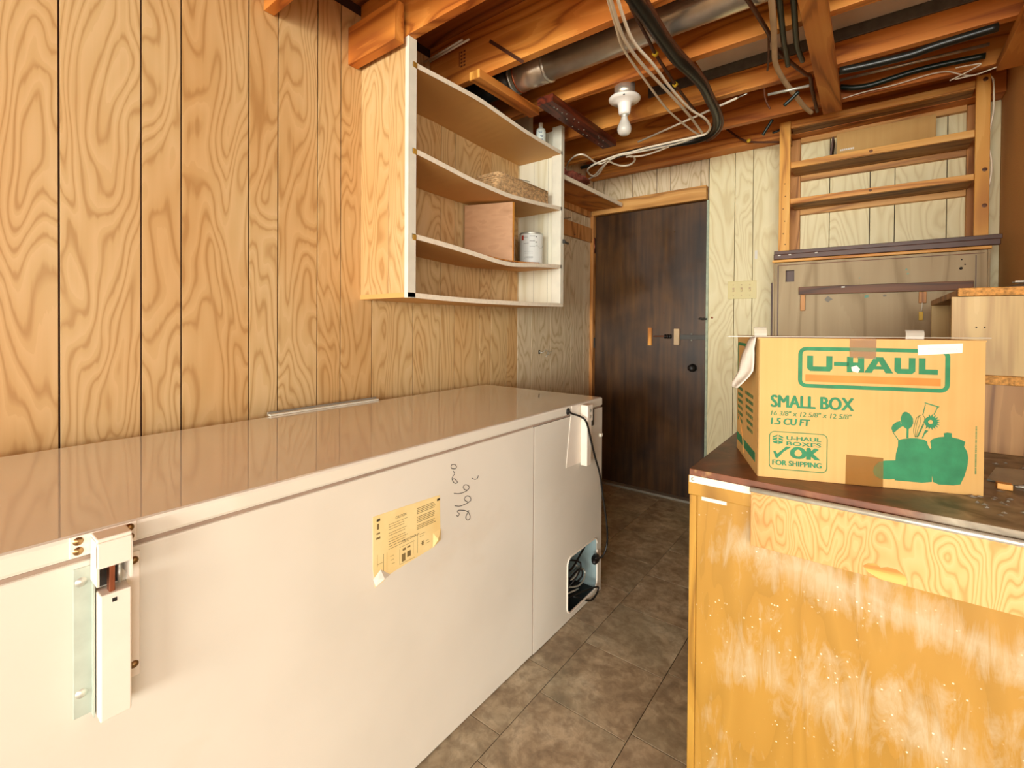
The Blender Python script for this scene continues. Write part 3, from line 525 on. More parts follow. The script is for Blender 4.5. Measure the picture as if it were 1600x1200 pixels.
for i in range(13):
    if i in (4, 9): continue
    u = .832
    while u < .893:
        w = random.uniform(.003, .008); bar(L, u, .704-i*.0046, w, .0018); u += w+.0008
for (u, v, w, h) in ((.705, .605, .018, .001), (.706, .600, .001, .03), (.725, .58, .001, .045), (.735, .575, .0008, .05), (.745, .61, .012, .001), (.747, .60, .01, .001), (.75, .59, .01, .001),
   (.775, .578, .0008, .04), (.775, .578, .05, .0008), (.782, .582, .012, .02), (.80, .588, .012, .015), (.82, .59, .0008, .036), (.775, .622, .05, .0008), (.835, .585, .0008, .05), (.842, .632, .02, .001), (.842, .626, .014, .001),
   (.846, .605, .012, .001), (.85, .60, .006, .012), (.705, .692, .006, .014), (.704, .680, .010, .004), (.703, .668, .012, .005), (.865, .60, .012, .001), (.865, .607, .01, .001), (.785, .61, .01, .006), (.80, .612, .01, .004)): bar(L, u, v, w, h)
V = []; F = []
for q in L:
    o = len(V); V += [fface(a, b, .0008) for a, b in q]; F.append((o, o+1, o+2, o+3))
pr = mesh_obj('printed_lines', V, F, M_['ink'], sh); pr['kind'] = 'stuff'
for (u, v) in ((.704, .712), (.905, .704)): box('staple_mark', (FX+.0007, u, v), (FX+.0012, u+.010, v+.006), M_['ink_dark'], sh, 0)
V = []; F = []
for i, s in enumerate(SCRIB):
    v, f = tube_data([(FX+.0004, a, b) for a, b in s], .0010, 5, 4); o = len(V); V += v; F += [tuple(k+o for k in q) for q in f]
tag(mesh_obj('marker_numbers', V, F, M_['pen'], fz, True), 'handwritten numbers turned sideways in dark pen')
# trim strip lying on the freezer against the wall
mt = thing('moulding_strip', (-1.64, .95, .8735), 'thin pale moulding strip lying along the back edge of the freezer lid', 'moulding')
box('strip', (-1.665, .772, .8736), (-1.648, 1.222, .880), M_['white_paint'], mt, .001)
box('strip_lip', (-1.674, .772, .8736), (-1.666, 1.222, .886), M_['threshold'], mt, .001)

# ---------------------------------------------------------------- open wall cabinet
cb = thing('wall_cabinet', (-1.58, 1.76, 1.31), 'open wooden wall cabinet with white edges and sagging shelves above the freezer', 'cabinet')
xf = -1.422; ya, yb = 1.186, 2.335
box('side_panel', (XL+.001, ya, 1.312), (-1.545, ya+.012, 2.309), M_['panel'], cb, .001)
box('side_panel', (-1.5435, ya, 1.312), (xf-.004, ya+.012, 2.309), M_['panel'], cb, .001)
for x in (XL+.001,): box('inner_side', (x, ya+.0122, 1.335), (xf-.024, ya+.019, 2.309), M_['panel'], cb, 0)
tag(box('face_post', (xf-.020, ya-.002, 1.300), (xf, ya+.040, 2.309), M_['white_paint'], cb, .002), 'white painted front post')
tag(box('side_board', (XL+.001, yb-.020, 1.318), (xf-.022, yb, 2.33), M_['white_side'], cb, .001), 'whitewashed right hand side')
for a, b in ((-1.62, -1.619), (-1.52, -1.519)): box('board_joint', (a, yb-.0206, 1.33), (b, yb-.0199, 2.32), M_['threshold'], cb, 0)
tag(box('face_post', (xf-.062, yb-.034, 1.318), (xf, yb+.001, 2.345), M_['white_paint'], cb, .002), 'white painted front post')
def interp(P, y):
    if y <= P[0][0]: return P[0][1]
    for (a, p), (b, q) in zip(P[:-1], P[1:]):
        if y <= b:
            t_ = (y-a)/(b-a); return p+(q-p)*t_
    return P[-1][1]
SP = [[(1.157, 2.171), (1.34, 2.178), (1.523, 2.182), (1.764, 2.163), (1.831, 2.157), (2.0, 2.152), (2.204, 2.150)], [(1.159, 1.854), (1.333, 1.837), (1.466, 1.822), (1.731, 1.812), (1.95, 1.825), (2.218, 1.847)],
      [(1.161, 1.535), (1.336, 1.524), (1.489, 1.511), (1.70, 1.491), (1.80, 1.494), (1.95, 1.510), (2.223, 1.529)], [(1.147, 1.315), (1.337, 1.31), (1.532, 1.308), (1.919, 1.311), (2.227, 1.317)]]
SHZ = []
for P in SP:
    P = [(y*K, 1.2+(z-1.2)*K) for y, z in P]; SHZ.append(P)
def shelf(P, th, k, mat_under, y0, y1):
    V = []; F = []; FM = []; n = 24; xs = [XL+.001, xf-.003]
    E_ = []; EF = []
    for i in range(n+1):
        y = y0+(y1-y0)*i/n; z = sum(interp(P, y+d) for d in (-.05, -.025, 0, .025, .05))/5; zb = interp(P, y0)*(1-i/n)+interp(P, y1)*i/n-.004
        zb = .55*z+.45*zb
        V += [(xs[0], y, zb), (xs[1], y, z), (xs[1], y, z-th), (xs[0], y, zb-th)]
        E_ += [(xs[1]+.0002, y, z+.0005), (xf, y, z+.0002), (xf, y, z-th-.001), (xs[1]+.0002, y, z-th-.0005)]
    for i in range(n):
        for a in range(4):
            q = (i*4+a, i*4+(a+1) % 4, (i+1)*4+(a+1) % 4, (i+1)*4+a); F.append(q); EF.append(q)
    F += [(0, 1, 2, 3), (n*4+3, n*4+2, n*4+1, n*4)]; EF += [(0, 1, 2, 3), (n*4+3, n*4+2, n*4+1, n*4)]
    s = mesh_obj('shelf', V, F, mat_under, cb); mesh_obj('edge_strip', E_, EF, M_['raw'] if k else M_['raw'], s)
for k, P in enumerate(SHZ): shelf(P, .019, k, M_['hard'], ya+.0195 if k < 3 else ya-.001, yb-.021 if k < 3 else yb-.002)
def hz(k, y): return interp(SHZ[k], y)
tag(box('catch', (xf, yb-.014, 1.668), (xf+.012, yb-.002, 1.692), M_['hinge_in'], cb, .002), 'small dark metal catch')
tube('catch_knob', [(xf+.006, yb-.005, 1.68), (xf+.008, yb+.02, 1.675), (xf+.008, yb+.034, 1.674)], .007, M_['hinge_in'], cb, 8, 2)
for z in (2.17, 1.85, 1.53): box('end_block', (xf-.018, ya+.022, 1.2+(z-1.2)*K-.020), (xf+.0025, ya+.041, 1.2+(z-1.2)*K+.002), M_['bench_frame'], cb, .002)
# divider board
dv = thing('divider_board', (-1.58, 1.84, 1.53), 'brown oak grained board standing upright on the sagging third shelf', 'board')
z0 = hz(2, 1.85)+.008
V = []
for (x, y) in ((-1.700, 1.795), (-1.450, 1.882)):
    n_ = Vector((-.33, .944, 0)).normalized()*.012
    for q in (Vector((x, y, 0)), Vector((x, y, 0))+n_): V += [(q.x, q.y, z0), (q.x, q.y, hz(1, 1.86)-.024)]
mesh_obj('board', V, [(0, 1, 5, 4), (2, 6, 7, 3), (0, 2, 3, 1), (4, 5, 7, 6), (1, 3, 7, 5), (0, 4, 6, 2)], M_['oak'], dv)
box('edge_band', (-1.4505, 1.8835, z0), (-1.4485, 1.8955, hz(1, 1.86)-.024), M_['pine_z'], dv, 0)
# loose boards lying on third shelf
for i, (dz, l) in enumerate(((.0015, 'thin loose wood strip lying flat on the sagging shelf under the oak board'),)):
    o = thing('loose_strip', (-1.46, 1.9, z0), l, 'strip')
    tube('strip', [(-1.440, 1.66, hz(2, 1.66)+.004), (-1.440, 1.80, hz(2, 1.80)+.011), (-1.437, 1.95, hz(2, 1.95)+.006), (-1.435, 2.10, hz(2, 2.10)+.004)], .0035, M_['pine_x'], o, 4, 4)
def can(x, y, r, h, k, label, red, lid):
    z = hz(k, y)+.003; o = thing('paint_can', (x, y, z), label, 'can')
    lathe('can_body', [(0, 0), (r, 0), (r+.0015, .003), (r, .006), (r, h-.006), (r+.002, h-.003), (r, h), (r-.006, h), (r-.008, h-.005), (0, h-.005)], (x, y, z), M_['steel'], o, 36)
    lathe('can_label', [(r+.0006, .010), (r+.0006, h-.010)], (x, y, z), M_['label'], o, 36)
    def cyl(u, v, hh):
        a = math.radians(-58)+u/r; return Vector((x+(r+.001+hh)*math.cos(a), y+(r+.001+hh)*math.sin(a), z+v))
    L_ = []
    for i, (u, v, w, hh) in enumerate(((-.004, .155, .030, .002), (-.004, .128, .030, .002), (-.004, .098, .030, .002), (-.040, .150, .026, .0015), (-.040, .115, .03, .0015), (.030, .15, .006, .006), (.030, .12, .006, .006), (.030, .10, .005, .004), (-.035, .04, .05, .001), (-.035, .034, .05, .001), (-.035, .028, .05, .001), (-.035, .06, .05, .001), (-.035, .07, .05, .001))):
        for q in range(3): L_.append([(u+w*q/3, v*h/.18), (u+w*(q+1)/3, v*h/.18), (u+w*(q+1)/3, v*h/.18+hh), (u+w*q/3, v*h/.18+hh)])
    V = []; F = []
    for q in L_:
        oo = len(V); V += [cyl(a, b, .0004) for a, b in q]; F.append((oo, oo+1, oo+2, oo+3))
    mesh_obj('label_print', V, F, M_['black'], o)['kind'] = 'stuff'
    V = [cyl(a, b, .0004) for a, b in ((-.055, .135), (-.040, .135), (-.040, .162), (-.055, .162))]
    mesh_obj('label_patch', V, [(0, 1, 2, 3)], M_['red'] if red else M_['blue'], o)
    lathe('lid', [(0, 0), (r-.009, 0), (r-.009, -.002), (0, -.002)], (x, y, z+h-.002), M_[lid], o, 30)
    tube('handle', [(x+r*.75, y-r*.66-.001, z+h*.75), (x+r*.98, y-.002-r*.3, z+h*.55), (x+r+.003, y, z+h*.5), (x+r*.9, y+r*.5, z+h*.6)], .0012, M_['steel'], o, 6, 4)
can(-1.555, 2.195, .066, .180, 2, 'white labelled paint can in front, on the third shelf of the wall cabinet', True, 'steel')
can(-1.66, 2.085, .055, .172, 2, 'smaller paint can tucked behind the front can, half hidden by the oak board', False, 'blue')
# basket
def basket():
    y0, y1, x0, x1 = 1.80, 2.235, -1.61, -1.475; zb = hz(1, 2.1)+.004; H = .088
    o = thing('wicker_basket', (-1.56, 2.0, zb), 'rectangular woven wicker basket on the second cabinet shelf', 'basket')
    L_ = []; n = 90
    for r in range(8):
        e = .006*r/7; pts = []
        lp = rrect(x0-e, y0-e, x1+e, y1+e, .02, 3)
        dense = []
        for i in range(len(lp)):
            a, b = Vector(lp[i]), Vector(lp[(i+1) % len(lp)]); m_ = max(1, int((b-a).length/.017))
            for k in range(m_): dense.append(a+(b-a)*k/m_)
        for i, p in enumerate(dense):
            w = .0038*(1 if (i+r) % 2 else -1); c = Vector(((x0+x1)/2, (y0+y1)/2)); q = p+(p-c).normalized()*w
            hh = .012 if (i+r) % 2 else 0
            pts.append((q.x, q.y, zb+.006+r*.0108+.035*max(0, (y0+.12-q.y)/.12)*0))
        pts.append(pts[0]); L_.append(pts)
    w = tubes('woven_side', L_, .0056, M_['wicker'], o, 6, 1); w['kind'] = 'stuff'
    S_ = []
    for i in range(0, 44):
        y = y0+(y1-y0)*i/43; S_.append([(x1+.003, y, zb), (x1+.006, y, zb+H)])
    for i in range(0, 18):
        x = x0+(x1-x0)*i/17; S_ += [[(x, y0, zb), (x, y0-.005, zb+H)], [(x, y1, zb), (x, y1+.005, zb+H)]]
    w = tubes('stakes', S_, .0025, M_['wicker'], o, 5, 0); w['kind'] = 'stuff'
    tube('rim', [(a, b, zb+H) for a, b in rrect(x0-.007, y0-.007, x1+.007, y1+.007, .022, 4)]+[(x1-.015, y1+.007, zb+H)][:0]+[(rrect(x0-.007, y0-.007, x1+.007, y1+.007, .022, 4)[0])+(zb+H,)], .006, M_['wicker'], o, 6, 0)
    box('base', (x0, y0, zb+.001), (x1, y1, zb+.004), M_['wicker'], o, 0)
basket()
rp = thing('rolling_pin', (-1.52, 1.74, hz(1, 1.74)+.02), 'dark brown wooden rod lying left of the wicker basket', 'rod')
tube('rod', [(-1.700, 1.73, hz(1, 1.75)+.050), (-1.640, 1.86, hz(1, 1.8)+.110)], .012, M_['walnut'], rp, 12, 0)
tube('rod_end', [(-1.639, 1.862, hz(1, 1.8)+.111), (-1.626, 1.890, hz(1, 1.8)+.124)], [.016, .014], M_['walnut'], rp, 12, 0)
wr_ = thing('wire_rack', (-1.6, 2.2, hz(1, 2.2)), 'bent thin wire rack standing behind the wicker basket', 'rack')
zz = hz(1, 2.2)
tubes('wires', [[(-1.70, 2.08, zz+.17), (-1.66, 2.20, zz+.185), (-1.62, 2.27, zz+.18)], [(-1.70, 2.10, zz+.10), (-1.68, 2.18, zz+.12), (-1.635, 2.28, zz+.125), (-1.63, 2.29, zz+.09), (-1.65, 2.27, zz+.06)],
  [(-1.70, 2.14, zz+.09), (-1.66, 2.22, zz+.105), (-1.63, 2.285, zz+.10), (-1.63, 2.29, zz+.07)], [(-1.64, 2.27, zz+.003), (-1.64, 2.272, zz+.14)], [(-1.70, 2.06, zz+.003), (-1.70, 2.07, zz+.175)]], .0018, M_['hinge_in'], wr_, 6, 5)
box('rack_plate', (-1.71, 2.14, zz+.085), (-1.635, 2.27, zz+.095), M_['hinge_in'], wr_, .002)
# top shelf items
zt = hz(0, 2.2)+.002
bt = thing('plastic_bottle', (-1.489, 2.19, zt), 'small white plastic bottle with blue lettering on the cabinet top shelf', 'bottle')
lathe('bottle_body', [(0, 0), (.024, 0), (.027, .004), (.027, .085), (.024, .098), (.012, .106), (.011, .112)], (-1.489, 2.19, zt), M_['bottle'], bt)
lathe('cap', [(.0125, .110), (.0125, .132), (.010, .135), (0, .135)], (-1.489, 2.19, zt), M_['white_paint'], bt)
def cylb(u, v, h):
    a = math.radians(-56)+u/.027; return Vector((-1.489+(.0274+h)*math.cos(a), 2.19+(.0274+h)*math.sin(a), zt+v))
V = []; F = []
for (u, v, w) in ((-.014, .078, .028), (-.012, .072, .02), (-.004, .052, .018), (0, .047, .014), (-.004, .034, .018), (-.002, .029, .016)):
    for q in range(4):
        oo = len(V); V += [cylb(u+w*q/4, v, .0003), cylb(u+w*(q+.8)/4, v, .0003), cylb(u+w*(q+.8)/4, v+.0035, .0003), cylb(u+w*q/4, v+.0035, .0003)]; F.append((oo, oo+1, oo+2, oo+3))
mesh_obj('label_print', V, F, M_['blue'], bt)['kind'] = 'stuff'
bg = thing('black_bag', (-1.62, 1.85, hz(0, 1.8)), 'crumpled shiny black plastic bag on the cabinet top shelf', 'bag')
bm = bmesh.new(); bmesh.ops.create_icosphere(bm, subdivisions=4, radius=1)
from mathutils import noise as mn
for v in bm.verts:
    q = v.co.copy(); k_ = 1+.25*mn.noise(q*2.2)+.10*mn.noise(q*6)
    v.co = Vector((-1.60+q.x*.09*k_, 1.80+q.y*.15*k_, hz(0, 1.8)+.055+max(-.052, q.z*.048*k_)))
from_bm('bag', bm, M_['greenhose'], bg, True)
pl_ = thing('black_roll', (-1.60, 2.14, zt), 'round black roll half hidden behind the sagging top shelf edge', 'roll')
lathe('roll', [(.012, 0), (.030, 0), (.032, .004), (.032, .044), (.030, .048), (.012, .048), (.012, 0)], (-1.575, 2.105, zt), M_['black'], pl_)
tag(box('cleat', (XL+.001, 2.262, 2.21), (-1.62, 2.300, 2.46), M_['white_paint'], cb, .002), 'short pale upright behind the bottle')

# ---------------------------------------------------------------- high shelf and rail beside the door
hs = thing('high_shelf', (-1.6, 2.8, 2.05), 'long dark orange board shelf with pale edge above the door corner', 'shelf')
box('board', (XL+.001, 2.345, 2.066), (-1.462, YB-.080, 2.084), M_['joist_y'], hs, .001)
box('front_edge', (-1.4615, 2.345, 2.064), (-1.452, YB-.080, 2.090), M_['raw'], hs, .001)
box('cleat', (XL+.001, 2.345, 2.020), (XL+.020, YB-.080, 2.0655), M_['jamb'], hs, .001)
rl = thing('coat_rail', (XL+.01, 2.8, 1.87), 'plain wooden rail with bent nails on the wall left of the dark door', 'rail')
box('rail_board', (XL+.0005, 2.345, 1.832), (XL+.020, YB-.056, 1.940), M_['jamb'], rl, .002)
for q in [[(XL+.02, 2.72, 1.925), (XL+.07, 2.77, 1.928), (XL+.08, 2.80, 1.935)], [(XL+.02, 2.62, 1.92), (XL+.05, 2.64, 1.925)], [(XL+.0, 2.50, 1.72), (XL+.05, 2.53, 1.735)], [(XL+.02, 2.95, 1.85), (XL+.03, 2.955, 1.85)]]: tube('nail', q, .0022, M_['hinge_in'], rl, 5, 3)
hk = thing('bent_wire', (XL, 2.56, 1.0), 'small bent wire poking out of the left wall above the freezer', 'wire')
tube('wire', [(XL-.002, 2.545, 1.02), (XL+.02, 2.55, 1.015), (XL+.03, 2.58, 1.03), (XL+.02, 2.62, 1.01), (XL+.03, 2.58, .99), (XL+.025, 2.66, 1.02)], .0022, M_['steel'], hk, 6, 5)
box('wire_hole', (XL, 2.535, 1.005), (XL+.0006, 2.555, 1.03), M_['black'], hk, 0)
pk = thing('pink_wad', (-1.6, 2.75, 2.09), 'crumpled reddish pink cloth stuffed on the high shelf near the door', 'cloth')
bm = bmesh.new(); bmesh.ops.create_icosphere(bm, subdivisions=4, radius=1)
for v in bm.verts:
    q = v.co.copy(); k_ = 1+.45*mn.noise(q*2.5)+.25*mn.noise(q*7)
    v.co = Vector((-1.60+q.x*.115*k_, 2.62+q.y*.20*k_, 2.140+max(-.053, q.z*.045*k_)))
from_bm('cloth', bm, M_['pink'], pk, True)
# ---------------------------------------------------------------- workbench
wbn = thing('workbench', (.07, 2.2, 0), 'long workbench with worn dark brown top and yellow varnished end panel', 'workbench')
Y0 = 1.18
box('top', (-.352, Y0, .8312), (XR-.002, YB-.02, .847), M_['worktop'], wbn, .0015)
box('end_panel', (-.335, Y0+.010, .02), (XR-.004, Y0+.022, .784), M_['bench'], wbn, .0)
box('corner_stile', (-.352, Y0+.003, 0), (-.3355, Y0+.025, .7825), M_['bench_frame'], wbn, .0015)
box('top_rail', (-.355, Y0+.001, .783), (XR-.004, Y0+.022, .8305), M_['bench_frame'], wbn, .002)
box('side_panel', (-.352, Y0+.025, .02), (-.338, YB-.03, .8305), M_['bench_frame'], wbn, .001)
tag(box('edge_strip', (-.3515, Y0-.0035, .8145), (-.2125, Y0+.0005, .8318), M_['white_paint'], wbn, .001), 'white painted metal edge strip')
lathe('screw', [(0, .002), (.003, .0015), (.0045, 0)], (-.343, Y0-.0035, .823), M_['steel'], wbn, 12, Matrix.Rotation(math.pi/2, 4, 'X'))
tag(box('apron', (-.212, Y0-.014, .7035), (XR-.004, Y0+.0005, .826), M_['ply'], wbn, .0012), 'swirly grained plywood apron board')
tube('edge_angle', [(-.214, Y0-.010, .8285), (XR-.004, Y0-.010, .8285)], .0062, M_['steel'], wbn, 10, 0)
plate('bare_patch', [[(0.02, .7045), (0.0, .712), (-.008, .722), (.0, .730), (.012, .733), (.02, .727), (.03, .732), (.045, .731), (.056, .724), (.060, .714), (.058, .7045)]], lambda u, v, h: Vector((u, Y0-.0142-h, v)), .0004, M_['pine_x'], wbn)
tag(box('pale_smear', (-.325, Y0+.0092, .772), (-.268, Y0+.0102, .7815), M_['white_paint'], wbn, .0004), 'pale paint smear')
# scraps on the bench
sb = thing('wood_scrap', (.25, 1.5, .847), 'small pale wooden block lying on the dusty bench right of the carton', 'block')
box('block', (.222, 1.455, .8475), (.246, 1.475, .860), M_['pine_x'], sb, .001, None)
gs = thing('glass_scrap', (.26, 1.6, .848), 'grey green glass offcut lying on the bench behind the small block', 'glass')
plate('glass', [[(.215, 1.52), (.26, 1.50), (.30, 1.56), (.31, 1.68), (.25, 1.66)]], lambda u, v, h: Vector((u, v, .8478+h)), .003, M_['glass_grey'], gs)
gs2 = thing('metal_strips', (.29, 1.52, .848), 'pair of thin bright metal strips beside the small block', 'strip')
tubes('strips', [[(.262, 1.50, .850), (.36, 1.56, .852)], [(.255, 1.49, .850), (.36, 1.535, .850)]], .0016, M_['steel'], gs2, 6, 0)
random.seed(11); V = []; F = []
for i in range(70):
    x = random.uniform(.17, .34); y = random.uniform(1.25, 1.75); r = random.uniform(.003, .012); a0 = random.random()*6
    n = 5; o = len(V); h = random.uniform(.001, .004)
    for k in range(n):
        a = a0+2*math.pi*k/n; q = r*random.uniform(.5, 1); V.append((x+q*math.cos(a), y+q*math.sin(a), .8472))
    V.append((x, y, .8472+h))
    for k in range(n): F.append((o+k, o+(k+1) % n, o+n))
db_ = mesh_obj('bench_debris', V, F, M_['grey_item']); db_['kind'] = 'stuff'; tag(db_, 'dusty grey crumbs and chips scattered on the bench right of the carton', 'debris')
# ---------------------------------------------------------------- carton
A = Vector(BOXA); A.z = .8475; D_ = Vector(BOXD); D_.z = 0; D_.normalize(); N_ = Vector((D_.y, -D_.x, 0))
BW, BD, BH = .426, .275, .322
bx = thing('moving_carton', tuple(A+D_*BW/2-N_*BD/2), 'tan cardboard moving carton with green printing standing on the workbench', 'carton')
def bf(u, v, h): return A+D_*u+Vector((0, 0, v))+N_*h
def bl(u, v, h): return A-N_*u+Vector((0, 0, v))-D_*h
def panel(name, to3, w, h_, mat=M_['card'], th=.003): return plate(name, [[(0, 0), (w, 0), (w, h_), (0, h_)]], to3, -th, mat, bx)
panel('front_wall', bf, BW, BH); panel('side_wall', bl, BD, BH)
plate('back_wall', [[(0, 0), (BW, 0), (BW, BH), (0, BH)]], lambda u, v, h: A+D_*u-N_*(BD-.003+h)+Vector((0, 0, v)), .003, M_['card'], bx)
plate('side_wall', [[(.003, 0), (BD-.003, 0), (BD-.003, BH), (.003, BH)]], lambda u, v, h: A-N_*u+D_*(BW-.003+h)+Vector((0, 0, v)), .003, M_['card'], bx)
plate('top_flap', [[(-.001, 0), (BW+.002, 0), (BW+.002, BD/2-.001), (-.001, BD/2-.001)]], lambda u, v, h: A+D_*u-N_*v+Vector((0, 0, BH+h)), .003, M_['card'], bx)
plate('top_flap', [[(-.001, BD/2+.001), (BW+.002, BD/2+.001), (BW+.002, BD), (-.001, BD)]], lambda u, v, h: A+D_*u-N_*v+Vector((0, 0, BH+h)), .003, M_['card'], bx)
G, GD = M_['green'], M_['green_dk']
def dash(name, to3, rows_, mat, parent=None, th=.0004):
    V = []; F = []
    for u, v, w, h in rows_:
        x = u
        while x < u+w:
            k = min(random.uniform(.35, .9)*h, u+w-x+.0005); o = len(V)
            V += [to3(x, v, th), to3(x+k, v, th), to3(x+k, v+h, th), to3(x, v+h, th)]; F.append((o, o+1, o+2, o+3)); x += k+h*(.18 if random.random() < .85 else .6)
    q = mesh_obj(name, V, F, mat, parent or bx); q['kind'] = 'stuff'; return q
lg = LOGO
def rl_(u0, v0, u1, v1, r, t_): return [rrect(u0, v0, u1, v1, r), rrect(u0+t_, v0+t_, u1-t_, v1-t_, max(.003, r-t_))[::-1]]
plate('logo_frame', rl_(.082, .2125, .366, .3055, .017, .0085), bf, .0004, G, bx)
plate('logo_bar', [[(.097, .2265), (.350, .2265), (.350, .2425), (.097, .2425)]], bf, .0004, M_['orange'], bx)
T = .0125; b0, b1 = .2505, .2855
def poly(name, pts, mat=G, h=.0004): return plate(name, [pts], bf, h, mat, bx)
poly('letter_u', [(.100, b1), (.100, b0+.006), (.106, b0), (.145, b0), (.150, b0+.006), (.150, b1), (.138, b1), (.138, b0+.011), (.112, b0+.011), (.112, b1)])
poly('hyphen', [(.153, b0+.013), (.182, b0+.013), (.182, b0+.022), (.153, b0+.022)])
poly('letter_h', [(.178, b0), (.190, b0), (.190, b0+.013), (.199, b0+.013), (.199, b0), (.211, b0), (.211, b1), (.199, b1), (.199, b0+.022), (.190, b0+.022), (.190, b1), (.178, b1)])
plate('letter_a', [[(.211, b0), (.225, b0), (.229, b0+.008), (.247, b0+.008), (.251, b0), (.265, b0), (.246, b1), (.230, b1)], [(.238, b1-.009), (.243, b0+.015), (.233, b0+.015)]], bf, .0006, G, bx)
poly('letter_u', [(.267, b1), (.267, b0+.006), (.273, b0), (.299, b0), (.305, b0+.006), (.305, b1), (.293, b1), (.293, b0+.011), (.279, b0+.011), (.279, b1)])
poly('letter_l', [(.311, b0), (.345, b0), (.345, b0+.011), (.323, b0+.011), (.323, b1), (.311, b1)])
text('lettering', 'SMALL BOX', bf, .026, .1640, .164, .028, G, bx, 0, .0004, 0, .0032)
text('lettering', '16 3/8" x 12 5/8" x 12 5/8"', bf, .027, .1450, .161, .011, GD, bx, 0, .0004, .15, .0010)
text('lettering', '1.5 CU FT', bf, .027, .1240, .079, .015, G, bx, 0, .0004, .1, .0020)
plate('stamp_frame', rl_(.024, .0195, .143, .1085, .012, .0022), bf, .0004, GD, bx)
text('lettering', 'U-HAUL', bf, .060, .0895, .069, .0090, G, bx, 0, .0004, 0, .0014)
text('lettering', 'BOXES', bf, .060, .0770, .069, .0090, G, bx, 0, .0004, 0, .0014)
text('lettering', 'OK', bf, .067, .0475, .056, .0255, G, bx, 0, .0004, 0, .0060)
text('lettering', 'FOR SHIPPING', bf, .031, .0300, .099, .0115, G, bx, 0, .0004, 0, .0016)
poly('check_mark', [(.033, .061), (.038, .063), (.0415, .056), (.060, .0745), (.071, .0745), (.055, .062), (.0425, .046), (.038, .047)])
for q in ([(.031, .0955), (.042, .1005), (.041, .0965), (.032, .0925)], [(.044, .1005), (.054, .0955), (.053, .0925), (.044, .0965)], [(.031, .0905), (.041, .0945), (.041, .0895), (.032, .0865)], [(.044, .0945), (.053, .0905), (.053, .0865), (.044, .0895)], [(.032, .0845), (.042, .0875), (.042, .0785), (.033, .0815)], [(.0435, .0875), (.053, .0845), (.052, .0815), (.0435, .0785)]): poly('box_icon', q)
for k_, n_ in (('jar1', 'printed_pot'), ('jar2', 'printed_jar'), ('spoon', 'printed_spoon'), ('ladle', 'printed_ladle'), ('ladle_h', 'printed_ladle_handle'), ('masher_t', 'printed_masher'), ('masher_l', 'printed_masher_leg'), ('masher_r', 'printed_masher_leg'), ('masher_s', 'printed_masher_leg'), ('serv_h', 'printed_server_handle')):
    pts = [tuple(p) for p in POTS[k_]]
    poly(n_, pts, G, .0005 if k_ == 'jar2' else .0004)
cx_, cy_ = SERVER[0]; R_ = SERVER[1][0]-cx_
R_ = .0125
gear = []
for k in range(36):
    a = 2*math.pi*k/36; r_ = R_*(1.38 if (k % 2 == 0 and -2.2 < math.atan2(math.sin(a), math.cos(a)) < 2.0) else .92); gear.append((cx_+r_*math.cos(a), cy_+r_*math.sin(a)))
plate('printed_server', [gear, [(cx_+.0045*math.cos(-2*math.pi*k/14), cy_+.0045*math.sin(-2*math.pi*k/14)) for k in range(14)]], bf, .0006, G, bx)
wv = []
for w in WHISK: wv.append([bf(a, b, .0004) for a, b in w])
tubes('printed_whisk', wv, .0005, GD, bx, 4, 4)
dash('fine_print', lambda u, v, h: bf(.4135-v, .045+u, h), [(0, 0, .10, .0026)], GD)
# left side prints
plate('logo_frame', rl_(.12, .2125, BD-.004, .3055, .012, .008), bl, .0004, G, bx)
plate('logo_bar', [[(.13, .2265), (BD-.016, .2265), (BD-.016, .2425), (.13, .2425)]], bl, .0004, M_['orange'], bx)
dash('side_print', bl, [(u0, .172-i*.0175, w_, .009) for i in range(6) for u0, w_ in ((.055, .10-.006*i), (.19, .07))], GD)
plate('side_band', [[(.025, .026), (BD-.002, .026), (BD-.002, .048), (.025, .048)]], bl, .0004, M_['green'], bx)
tube('crease', [bl(.24, .10, .0015), bl(.215, .085, .0012), (bl(.175, .045, .0012)), bl(.165, .01, .0015)], .0016, M_['card_edge'], bx, 5, 4)
# parcel tapes and paper label, stuck on the carton
tag(plate('parcel_tape', [[(.178, 0), (.249, 0), (.249, .064), (.179, .066)]], bf, .0008, M_['tape'], bx), 'brown parcel tape')
tag(plate('parcel_tape', [[(.183, .283), (.233, .281), (.233, BH+.004), (.183, BH+.004)]], bf, .0008, M_['tape'], bx), 'brown parcel tape')
tag(poly('paper_sticker', [(.309, .2915), (.386, .2985), (.387, .3185), (.308, .3135)], M_['white_paper'], .0012), 'white paper sticker with faded blue handwriting')
V, F = [], []
for i in range(9):
    u = .326+i*.0058; v, f = tube_data([bf(u, .3035, .0013), bf(u+.002, .308, .0013), bf(u+.004, .304, .0013), bf(u+.005, .308, .0013)], .0003, 4, 3); o = len(V); V += v; F += [tuple(k+o for k in q) for q in f]
mesh_obj('handwriting', V, F, M_['bluepen'], bx)
tag(poly('torn_patch', [(.186, .262), (.196, .266), (.203, .258), (.199, .25), (.188, .253)], M_['foam'], .0012), 'torn white patch')
